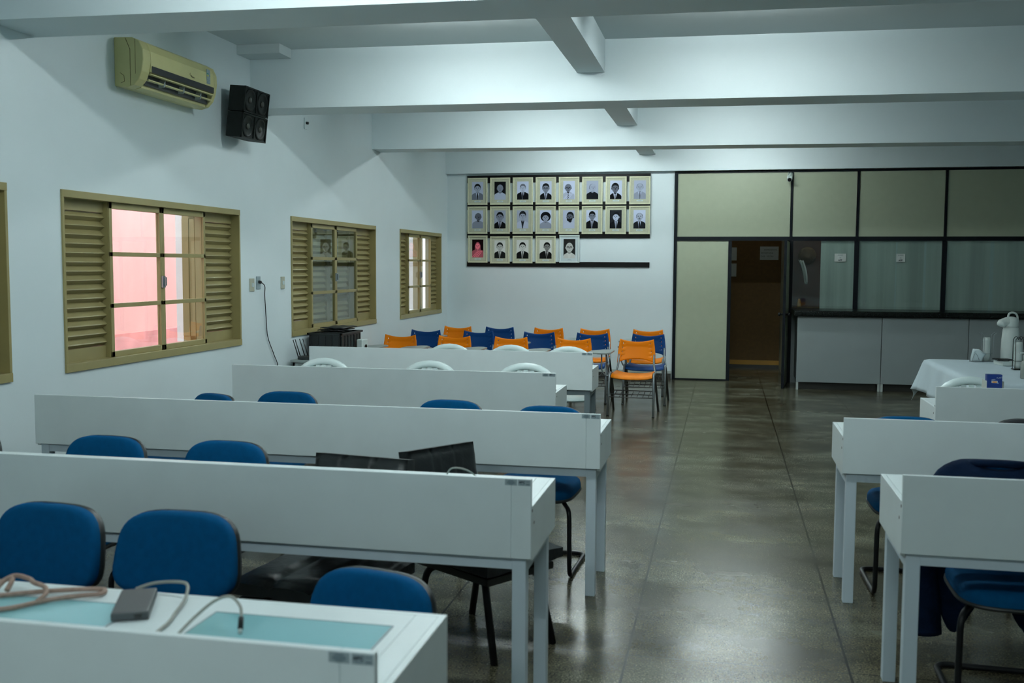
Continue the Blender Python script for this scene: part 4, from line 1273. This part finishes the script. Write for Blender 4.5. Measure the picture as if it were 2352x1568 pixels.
# ------------------------------------------------------------------ loudspeakers on the wall
sp_loc = Vector((0.03, 8.25, 2.755))
SPM = Matrix.Translation((0.19, 0, 0.21)) @ Matrix.Rotation(math.radians(6.5), 4, 'Y') @ Matrix.Translation((-0.19, 0, -0.21))
def speaker(z0, label, br):
    t = thing('loudspeaker', label, 'loudspeaker', sp_loc, 0.0, 'black loudspeaker boxes')
    W2, H, D0, D1 = 0.232, 0.212, 0.045, 0.195
    M = SPM
    c = MB()
    c.hexa([(D0, -W2 + 0.03, z0), (D1, -W2, z0), (D1, W2, z0), (D0, W2 - 0.03, z0), (D0, -W2 + 0.03, z0 + H), (D1, -W2, z0 + H), (D1, W2, z0 + H), (D0, W2 - 0.03, z0 + H)], 0, M)
    c.build('cabinet', M_SPK, t, bevel=0.004)
    b = MB().box(D1, D1 + 0.012, -0.006, 0.006, z0, z0 + H, 0, M)
    for q in ((-W2, W2, z0, z0 + 0.012), (-W2, W2, z0 + H - 0.012, z0 + H)):
        b.box(D1, D1 + 0.012, q[0], q[1], q[2], q[3], 0, M)
    b.box(D1, D1 + 0.012, -W2, -W2 + 0.012, z0, z0 + H, 0, M); b.box(D1, D1 + 0.012, W2 - 0.012, W2, z0, z0 + H, 0, M)
    b.build('front_rim', M_SPK, t)
    for s in (-1, 1):
        R = M @ Matrix.Translation((D1 + 0.0005, s * W2 / 2, z0 + H / 2)) @ Matrix.Rotation(PI / 2, 4, 'Y')
        o = MB().lathe([(0.096, 0.0), (0.096, 0.006), (0.080, 0.009), (0.074, 0.002), (0.03, 0.001)], seg=28, M=R).build('woofer', M_CONE, t)
        MB().lathe([(0.028, 0.001), (0.024, 0.008), (0.014, 0.012), (0.004, 0.013)], seg=18, M=R).build('dust_cap', M_CONEC, o)
    ch = MB()
    for k in range(7):
        yy = -W2 - 0.0006; xx = random.uniform(D0 + 0.03, D1 - 0.02); zz = z0 + random.uniform(0.02, 0.19)
        ch.box(xx, xx + random.uniform(0.002, 0.006), yy + 0.018 * (D1 - xx) / (D1 - D0), yy + 0.031, zz, zz + random.uniform(0.002, 0.006), 0, M)
    if br:
        MB().box(-0.02, D0 + 0.01, -0.05, 0.05, z0 + 0.05, z0 + 0.16, 0, M).build('wall_bracket', M_SPK, t)
    return t
speaker(0.0, 'lower of the two black loudspeakers on the window wall', True)
speaker(0.217, 'upper of the two black loudspeakers on the window wall', True)

# ------------------------------------------------------------------ wall plates and cord
def plate(y, z, w, h, label, m, toggle=True):
    t = thing('wall_plate', label, 'socket', (0, y, z), group='plates on the window wall')
    MB().box(0, 0.010, -w / 2, w / 2, -h / 2, h / 2).build('cover', m, t, bevel=0.003)
    if toggle:
        MB().box(0.010, 0.018, -0.012, 0.012, -0.018, 0.018).build('rocker', M_PAPER, t)
    else:
        MB().tube([(0.009, 0, 0.008), (0.034, 0, 0.004)], 0.014, 10).build('plug', M_BLACK, t)
    return t
plate(8.60, 1.495, 0.085, 0.118, 'beige light switch left of the plugged socket', M_SWITCH)
plate(8.73, 1.513, 0.078, 0.118, 'pale wall socket with a black plug in it', M_PAPERG, False)
plate(9.26, 1.505, 0.078, 0.118, 'beige light switch beside the closed window', M_SWITCH)
plate(9.86, 3.12, 0.07, 0.115, 'small white socket high under the middle beam', M_WALL, False)
cd = MB().tube(smooth_path([(0.036, 8.73, 1.516), (0.055, 8.76, 1.48), (0.02, 8.83, 1.39), (0.012, 8.87, 1.18), (0.012, 8.90, 1.0), (0.012, 9.03, 0.82), (0.012, 9.12, 0.68), (0.02, 9.16, 0.3), (0.06, 9.22, 0.03)]), 0.0042, 6)
tag(cd.build('extension_lead', M_BLKMET), 'thin dark cord hanging from the wall socket', 'cord')

# ------------------------------------------------------------------ side table with router, crate and dispenser
tb = thing('side_table', 'small grey-white table under the black crate by the wall', 'table', (0.25, 9.86, 0))
MB().box(-0.22, 0.26, -0.50, 0.60, 0.715, 0.74).build('tabletop', M_GREYLAM, tb, bevel=0.004)
MB().box(-0.20, 0.24, -0.48, -0.455, 0.63, 0.715).box(-0.20, 0.24, 0.555, 0.58, 0.63, 0.715).box(-0.20, -0.18, -0.48, 0.58, 0.63, 0.715).box(0.22, 0.24, -0.48, 0.58, 0.63, 0.715).build('apron', M_GREYLAM, tb)
for sx in (-0.195, 0.195):
    for sy in (-0.475, 0.535):
        MB().box(sx, sx + 0.04, sy, sy + 0.04, 0, 0.715).build('leg', M_GREYLAM, tb)
rt = thing('wifi_router', 'black router with four aerials on the small table by the wall', 'router', (0.19, 9.46, 0.74), math.radians(8))
MB().box(-0.10, 0.12, -0.07, 0.07, 0.004, 0.034).build('body', M_BLACK, rt, bevel=0.006)
MB().box(-0.08, 0.10, -0.05, 0.05, 0.0, 0.006).build('foot', M_BLACK, rt)
for k, (xx, yy) in enumerate(((-0.095, -0.05), (-0.085, -0.01), (-0.06, 0.06), (-0.03, 0.072))):
    MB().tube([(xx, yy, 0.02), (xx - 0.055, yy, 0.20)], [0.006, 0.0045], 8).build('aerial', M_BLACK, rt)
cr = thing('plastic_crate', 'black plastic crate with folded lids on top under the closed window', 'crate', (0.235, 10.05, 0.74))
c = MB()
def crate_wall(x0, x1, y0, y1, z0, z1, t=0.006):
    c.box(x0, x1, y0, y0 + t, z0, z1); c.box(x0, x1, y1 - t, y1, z0, z1)
    c.box(x0, x0 + t, y0, y1, z0, z1); c.box(x1 - t, x1, y0, y1, z0, z1)
crate_wall(-0.17, 0.17, -0.29, 0.29, 0, 0.24); c.box(-0.17, 0.17, -0.29, 0.29, 0, 0.006)
for k in range(-3, 4):
    c.box(0.17, 0.178, k * 0.088 - 0.004, k * 0.088 + 0.004, 0.0, 0.21)
for k in range(-2, 3):
    c.box(k * 0.075 - 0.004, k * 0.075 + 0.004, -0.298, -0.29, 0.0, 0.21)
c.build('crate_body', M_BLACK, cr)
c = MB()
for q in ((-0.19, 0.19, -0.31, -0.284), (-0.19, 0.19, 0.284, 0.31), (-0.19, -0.164, -0.31, 0.31), (0.164, 0.19, -0.31, 0.31)):
    c.box(*q, 0.225, 0.245)
c.build('rim', M_BLACK, cr, bevel=0.003)
for k in range(3):
    l = MB()
    zz = 0.246 + 0.022 * k
    l.grid(13, 9, lambda a, b: (-0.13 + 0.02 * k + a / 12 * 0.24, -0.24 + b / 8 * 0.44 + 0.02 * k, zz + 0.012 * math.sin(PI * a / 12) * math.sin(PI * b / 8) + 0.003 * math.sin(a * 1.3 + b)))
    o = l.build('folded_plastic', M_BLACK, None, solid=0.008)
    o.location = (0.235, 10.05, 0.74)
    tag(o, ('lowest', 'middle', 'topmost')[k] + ' of the black plastic lids lying on the crate', 'lid', 'black lids on the crate')
dp = thing('soap_dispenser', 'white dispenser box with a dark window beside the black crate', 'dispenser', (0.468, 10.22, 0.74), math.radians(-12))
MB().box(-0.035, 0.035, -0.06, 0.06, 0.0, 0.155).build('case', M_WFRAME, dp, bevel=0.008)
MB().tube([(0.034, 0.015, 0.075), (0.037, 0.015, 0.075)], 0.026, 14).build('window', M_BLKMET, dp)

# ------------------------------------------------------------------ coffee table
ct = thing('folding_table', 'table hidden under the white cloth by the counter', 'table', (7.25, 9.90, 0))
MB().box(-0.96, 0.96, -1.12, 1.12, 0.71, 0.74).build('tabletop', M_GREYLAM, ct)
for sx in (-0.85, 0.81):
    for sy in (-0.9, 0.86):
        MB().box(sx, sx + 0.04, sy, sy + 0.04, 0, 0.71).build('leg', M_CHROME, ct)
tc = MB()
X0, X1, Y0, Y1 = 6.27, 8.23, 8.76, 11.04
OV = 0.34
NX, NY = 65, 73
def cloth(a, b):
    sx = X0 - OV + a / (NX - 1) * (X1 - X0 + 2 * OV)
    sy = Y0 - OV + b / (NY - 1) * (Y1 - Y0 + 2 * OV)
    dx = max(X0 - sx, sx - X1, 0.0); dy = max(Y0 - sy, sy - Y1, 0.0)
    px = min(max(sx, X0), X1); py = min(max(sy, Y0), Y1)
    gx = -1 if sx < X0 else 1; gy = -1 if sy < Y0 else 1
    d = math.hypot(dx, dy)
    z = 0.7505 - d * 0.93
    fl = 0.16 + (0.14 if dx > 0 and dy > 0 else 0)
    wv = 0.020 * d / OV
    x = px + gx * (dx * fl + (wv * math.sin(sy * 11) if dx > 0 else 0)) + gx * (0.004 if d > 0 else 0)
    y = py + gy * (dy * fl + (wv * math.sin(sx * 12) if dy > 0 else 0))
    if d > 0:
        k = min(1.0, d / 0.03)
        x += gx * 0.008 * k * (1 if dx > 0 else 0); y += gy * 0.008 * k * (1 if dy > 0 else 0)
    if d == 0:
        z += 0.0012 * math.sin(sx * 9) * math.sin(sy * 7)
    return (x, y, z)
tc.grid(NX, NY, cloth)
tag(tc.build('tablecloth', M_CLOTH, solid=0.003), 'white cloth draped over the coffee table, its corner hanging in a point', 'tablecloth')
ZT_ = 0.7535

th = thing('thermos_jug', 'tall white vacuum jug with a carrying loop on the coffee table', 'jug', (7.03, 10.88, ZT_), math.radians(8))
MB().lathe([(0.072, 0.0), (0.083, 0.01), (0.085, 0.10), (0.082, 0.22), (0.074, 0.32), (0.066, 0.345)], seg=32).build('body', M_CUP, th)
MB().lathe([(0.066, 0.345), (0.068, 0.36), (0.066, 0.41), (0.052, 0.44), (0.02, 0.45)], seg=28).tube(smooth_path([(0, 0, 0.40), (-0.06, -0.01, 0.395), (-0.105, -0.015, 0.375), (-0.118, -0.017, 0.355)]), [0.05] * 6 + [0.045] * 6 + [0.04, 0.038, 0.034, 0.03, 0.024, 0.02, 0.012], 16).build('pump_head', M_CUP, th)
MB().tube(smooth_path([(0.055, 0.0, 0.33), (0.062, 0, 0.41), (0.05, 0, 0.47), (0.01, 0, 0.492), (-0.025, 0, 0.475), (-0.032, 0, 0.435)]), 0.010, 10).build('carrying_loop', M_CUP, th)

nh = thing('napkin_holder', 'small wire napkin holder full of white napkins on the coffee table', 'napkin holder', (6.70, 10.79, ZT_), math.radians(10))
w = MB()
for yy in (-0.028, 0.028):
    w.tube(smooth_path([(-0.055, yy, 0.006), (-0.04, yy, 0.055), (-0.02, yy, 0.085), (0.0, yy, 0.06), (0.015, yy, 0.02)]), 0.002, 6)
    w.tube([(-0.06, yy, 0.003), (0.06, yy, 0.003)], 0.0025, 6)
w.tube([(-0.055, -0.028, 0.003), (-0.055, 0.028, 0.003)], 0.0025, 6).tube([(0.055, -0.028, 0.003), (0.055, 0.028, 0.003)], 0.0025, 6)
w.build('wire_frame', M_CHROME, nh)
np_ = MB()
for k in range(5):
    yy = -0.02 + k * 0.010
    np_.grid(9, 7, lambda a, b: (-0.05 + a / 8 * 0.10 + 0.018 * (b / 6) ** 2 + (0.03 * max(0, a / 8 - 0.7) * (b / 6) ** 2 * 3), yy + 0.008 * math.sin(a * 0.9 + k) * b / 6, 0.005 + b / 6 * (0.10 + 0.025 * math.sin(a * 0.55 + k * 0.4))))
np_.build('napkins', M_PAPER, nh, solid=0.001)

def cup_holder(loc, rz, label, wirem, scale=1.0, two=False):
    t = thing('cup_holder', label, 'cup holder', loc, math.radians(rz), 'wire cup holders on the coffee table')
    w = MB()
    H = 0.24 * scale
    w.box(-0.055, 0.055, -0.045, 0.045, 0.0, 0.006)
    xs = (-0.045, 0.045)
    for x in xs:
        for y in (-0.035, 0.035):
            s = 1 if x > 0 else -1
            w.tube(smooth_path([(x, y, 0.004), (x, y, H), (x + 0.012 * s, y, H + 0.035), (x + 0.03 * s, y, H + 0.05)]) if not two else
                   smooth_path([(x, y, 0.004), (x, y, H), (x - 0.004 * s, y, H + 0.03), (x - 0.025 * s, y, H + 0.05), (x - 0.047 * s, y, H + 0.02)]), 0.003, 8)
    for z in (0.08,):
        w.tube([(-0.045, -0.035, z), (0.045, -0.035, z), (0.045, 0.035, z), (-0.045, 0.035, z)], 0.002, 6, closed=True)
    w.build('wire_frame', wirem, t)
    cps = MB()
    cps.lathe([(0.030, 0.008), (0.033, 0.05), (0.0335, 0.15), (0.034, 0.205 * scale), (0.0355, 0.21 * scale), (0.030, 0.24 * scale)], -0.008, 0.0, 20)
    cps.build('cup_stack', M_CUP, t)
    return t
cup_holder((6.815, 10.86, ZT_), 4, 'chrome wire holder with white paper cups beside the napkins', M_CHROME)
cup_holder((6.90, 10.06, ZT_), 3, 'black wire holder with white cups in front of the white jug', M_BLKMET, 1.05, True)
ty = thing('coffee_tray', 'low white box with black spoons between the two cup holders', 'tray', (6.93, 10.50, ZT_), math.radians(8))
MB().box(-0.10, 0.12, -0.10, 0.12, 0.0, 0.045).build('box', M_CUP, ty, bevel=0.004)
MB().box(-0.12, 0.02, -0.03, 0.10, 0.047, 0.058).build('lid', M_BLKMET, ty)
MB().box(-0.14, -0.04, -0.10, -0.065, 0.047, 0.053).build('spoon', M_BLKMET, ty)
bt = thing('gel_bottle', 'clear pump bottle at the right picture edge on the coffee table', 'bottle', (6.735, 9.24, ZT_))
MB().lathe([(0.034, 0.0), (0.038, 0.006), (0.038, 0.12), (0.032, 0.145), (0.016, 0.158)], seg=24).build('body', M_GEL, bt)
MB().lathe([(0.018, 0.158), (0.018, 0.20), (0.008, 0.205), (0.008, 0.225)], seg=18).build('collar', M_CUP, bt)
MB().lathe([(0.016, 0.225), (0.018, 0.23), (0.016, 0.265), (0.006, 0.268)], seg=18).box(-0.055, 0.0, -0.007, 0.007, 0.213, 0.223).build('pump', M_CUP, bt)

# small blue box standing on the farthest right desk
bx = thing('cardboard_box', 'small blue box with orange base and open flap on the farthest right desk', 'box', (5.957, 7.06, 0.79), math.radians(-2))
MB().box(-0.045, 0.045, -0.03, 0.03, 0.118, 0.205).build('carton', M_BOXB, bx)
MB().box(-0.0455, 0.0455, -0.0305, 0.0305, 0.0, 0.118).build('base', M_BOXO, bx)
MB().hexa([(-0.072, 0.0, 0.110), (-0.046, -0.028, 0.108), (-0.046, -0.026, 0.108), (-0.072, 0.002, 0.110), (-0.068, 0.0, 0.172), (-0.046, -0.028, 0.165), (-0.046, -0.026, 0.165), (-0.068, 0.002, 0.172)]).build('flap', M_CARD, bx)
MB().hexa([(-0.074, 0.0, 0.085), (-0.046, -0.029, 0.075), (-0.046, -0.026, 0.075), (-0.074, 0.003, 0.085), (-0.072, 0.0, 0.110), (-0.046, -0.029, 0.108), (-0.046, -0.026, 0.108), (-0.072, 0.003, 0.110)]).build('flap', M_BOXO, bx)
MB().hexa([(0.046, -0.028, 0.10), (0.060, 0.0, 0.10), (0.060, 0.002, 0.10), (0.046, -0.026, 0.10), (0.046, -0.028, 0.165), (0.064, 0.0, 0.16), (0.064, 0.002, 0.16), (0.046, -0.026, 0.165)]).build('flap', M_CARD, bx)
text('printed_word', 'PLAST', 0.013, M_WINK, bx, (0.012, -0.0306, 0.180), (PI / 2, -0.12, 0))
text('printed_word', 'pasta', 0.011, M_WINK, bx, (-0.018, -0.0306, 0.170), (PI / 2, -0.12, 0))
lg = MB().box(-0.018, 0.018, -0.0308, -0.0300, 0.152, 0.166)
lg.build('logo_plate', M_WINK, bx, bevel=0.0)
MB().box(-0.014, 0.014, -0.0312, -0.0306, 0.154, 0.163).build('logo_mark', M_BOXO, bx)
MB().box(0.016, 0.024, -0.0308, -0.0300, 0.150, 0.154).build('logo_tail', M_WINK, bx)

# ------------------------------------------------------------------ things on the nearest desk
ZD = 0.838
ad = thing('power_adapter', 'flat dark grey adapter block on the nearest desk', 'adapter', (2.832, 2.195, ZD), math.radians(25))
MB().box(-0.043, 0.043, -0.092, 0.092, 0.001, 0.022).build('case', M_PHONE, ad, bevel=0.004)
MB().box(0.01, 0.028, -0.0932, -0.091, 0.006, 0.017).build('port', M_PHONES, ad)
cbl = MB().tube(smooth_path([(2.76, 2.315, ZD + 0.006), (2.80, 2.325, ZD + 0.02), (2.86, 2.322, ZD + 0.030), (2.905, 2.315, ZD + 0.028), (2.935, 2.25, ZD + 0.012), (2.955, 2.17, ZD + 0.006), (2.975, 2.10, ZD + 0.006), (2.985, 1.98, ZD + 0.006), (2.99, 1.86, ZD + 0.006)]), 0.0042, 8)
tag(cbl.build('white_cable', M_CABLE), 'thin pale cable running past the grey adapter', 'cable')
cb2 = thing('audio_cable', 'pale cable arching to a black plug over the glass inlay', 'cable', (0, 0, 0))
arcp = smooth_path([(3.04, 1.90, ZD + 0.006), (3.045, 2.0, ZD + 0.010), (3.05, 2.09, ZD + 0.03), (3.075, 2.14, ZD + 0.055), (3.11, 2.15, ZD + 0.065), (3.145, 2.13, ZD + 0.052), (3.163, 2.10, ZD + 0.034)])
MB().tube(arcp, 0.0036, 8).build('lead', M_CABLE, cb2)
MB().tube([(3.162, 2.102, ZD + 0.036), (3.168, 2.085, ZD + 0.014)], 0.0062, 10).build('plug', M_BLKMET, cb2)
MB().tube([(3.168, 2.085, ZD + 0.016), (3.170, 2.078, ZD + 0.007)], 0.0045, 10).build('plug_tip', M_PIPE, cb2)
cb3 = MB().tube(smooth_path([(3.20, 3.72, ZD + 0.006), (3.23, 3.60, ZD + 0.05), (3.27, 3.52, ZD + 0.105), (3.31, 3.49, ZD + 0.118), (3.345, 3.52, ZD + 0.10), (3.37, 3.60, ZD + 0.05), (3.38, 3.72, ZD + 0.006)]), 0.003, 8)
tag(cb3.build('cable_loop', M_CABLE), 'thin pale cable looping above the panel of the second desk', 'cable')
rp = MB()
rp.tube(smooth_path([(2.30, 2.06, ZD + 0.009), (2.42, 2.055, ZD + 0.009), (2.54, 2.10, ZD + 0.009), (2.60, 2.18, ZD + 0.009), (2.66, 2.225, ZD + 0.010), (2.70, 2.255, ZD + 0.009), (2.685, 2.285, ZD + 0.009), (2.62, 2.27, ZD + 0.009), (2.54, 2.23, ZD + 0.010), (2.46, 2.18, ZD + 0.010), (2.40, 2.15, ZD + 0.009)]), 0.0062, 8)
rp.tube(smooth_path([(2.42, 2.22, ZD + 0.02), (2.44, 2.265, ZD + 0.034), (2.47, 2.285, ZD + 0.022), (2.51, 2.25, ZD + 0.026), (2.56, 2.225, ZD + 0.026), (2.59, 2.19, ZD + 0.022), (2.585, 2.16, ZD + 0.010)]), 0.0062, 8)
rp.tube(smooth_path([(2.43, 2.20, ZD + 0.010), (2.435, 2.235, ZD + 0.03), (2.455, 2.24, ZD + 0.034), (2.462, 2.21, ZD + 0.014)]), 0.0066, 8)
tag(rp.build('coiled_cord', M_ROPE), 'coiled brownish cord at the left end of the nearest desk', 'cord')
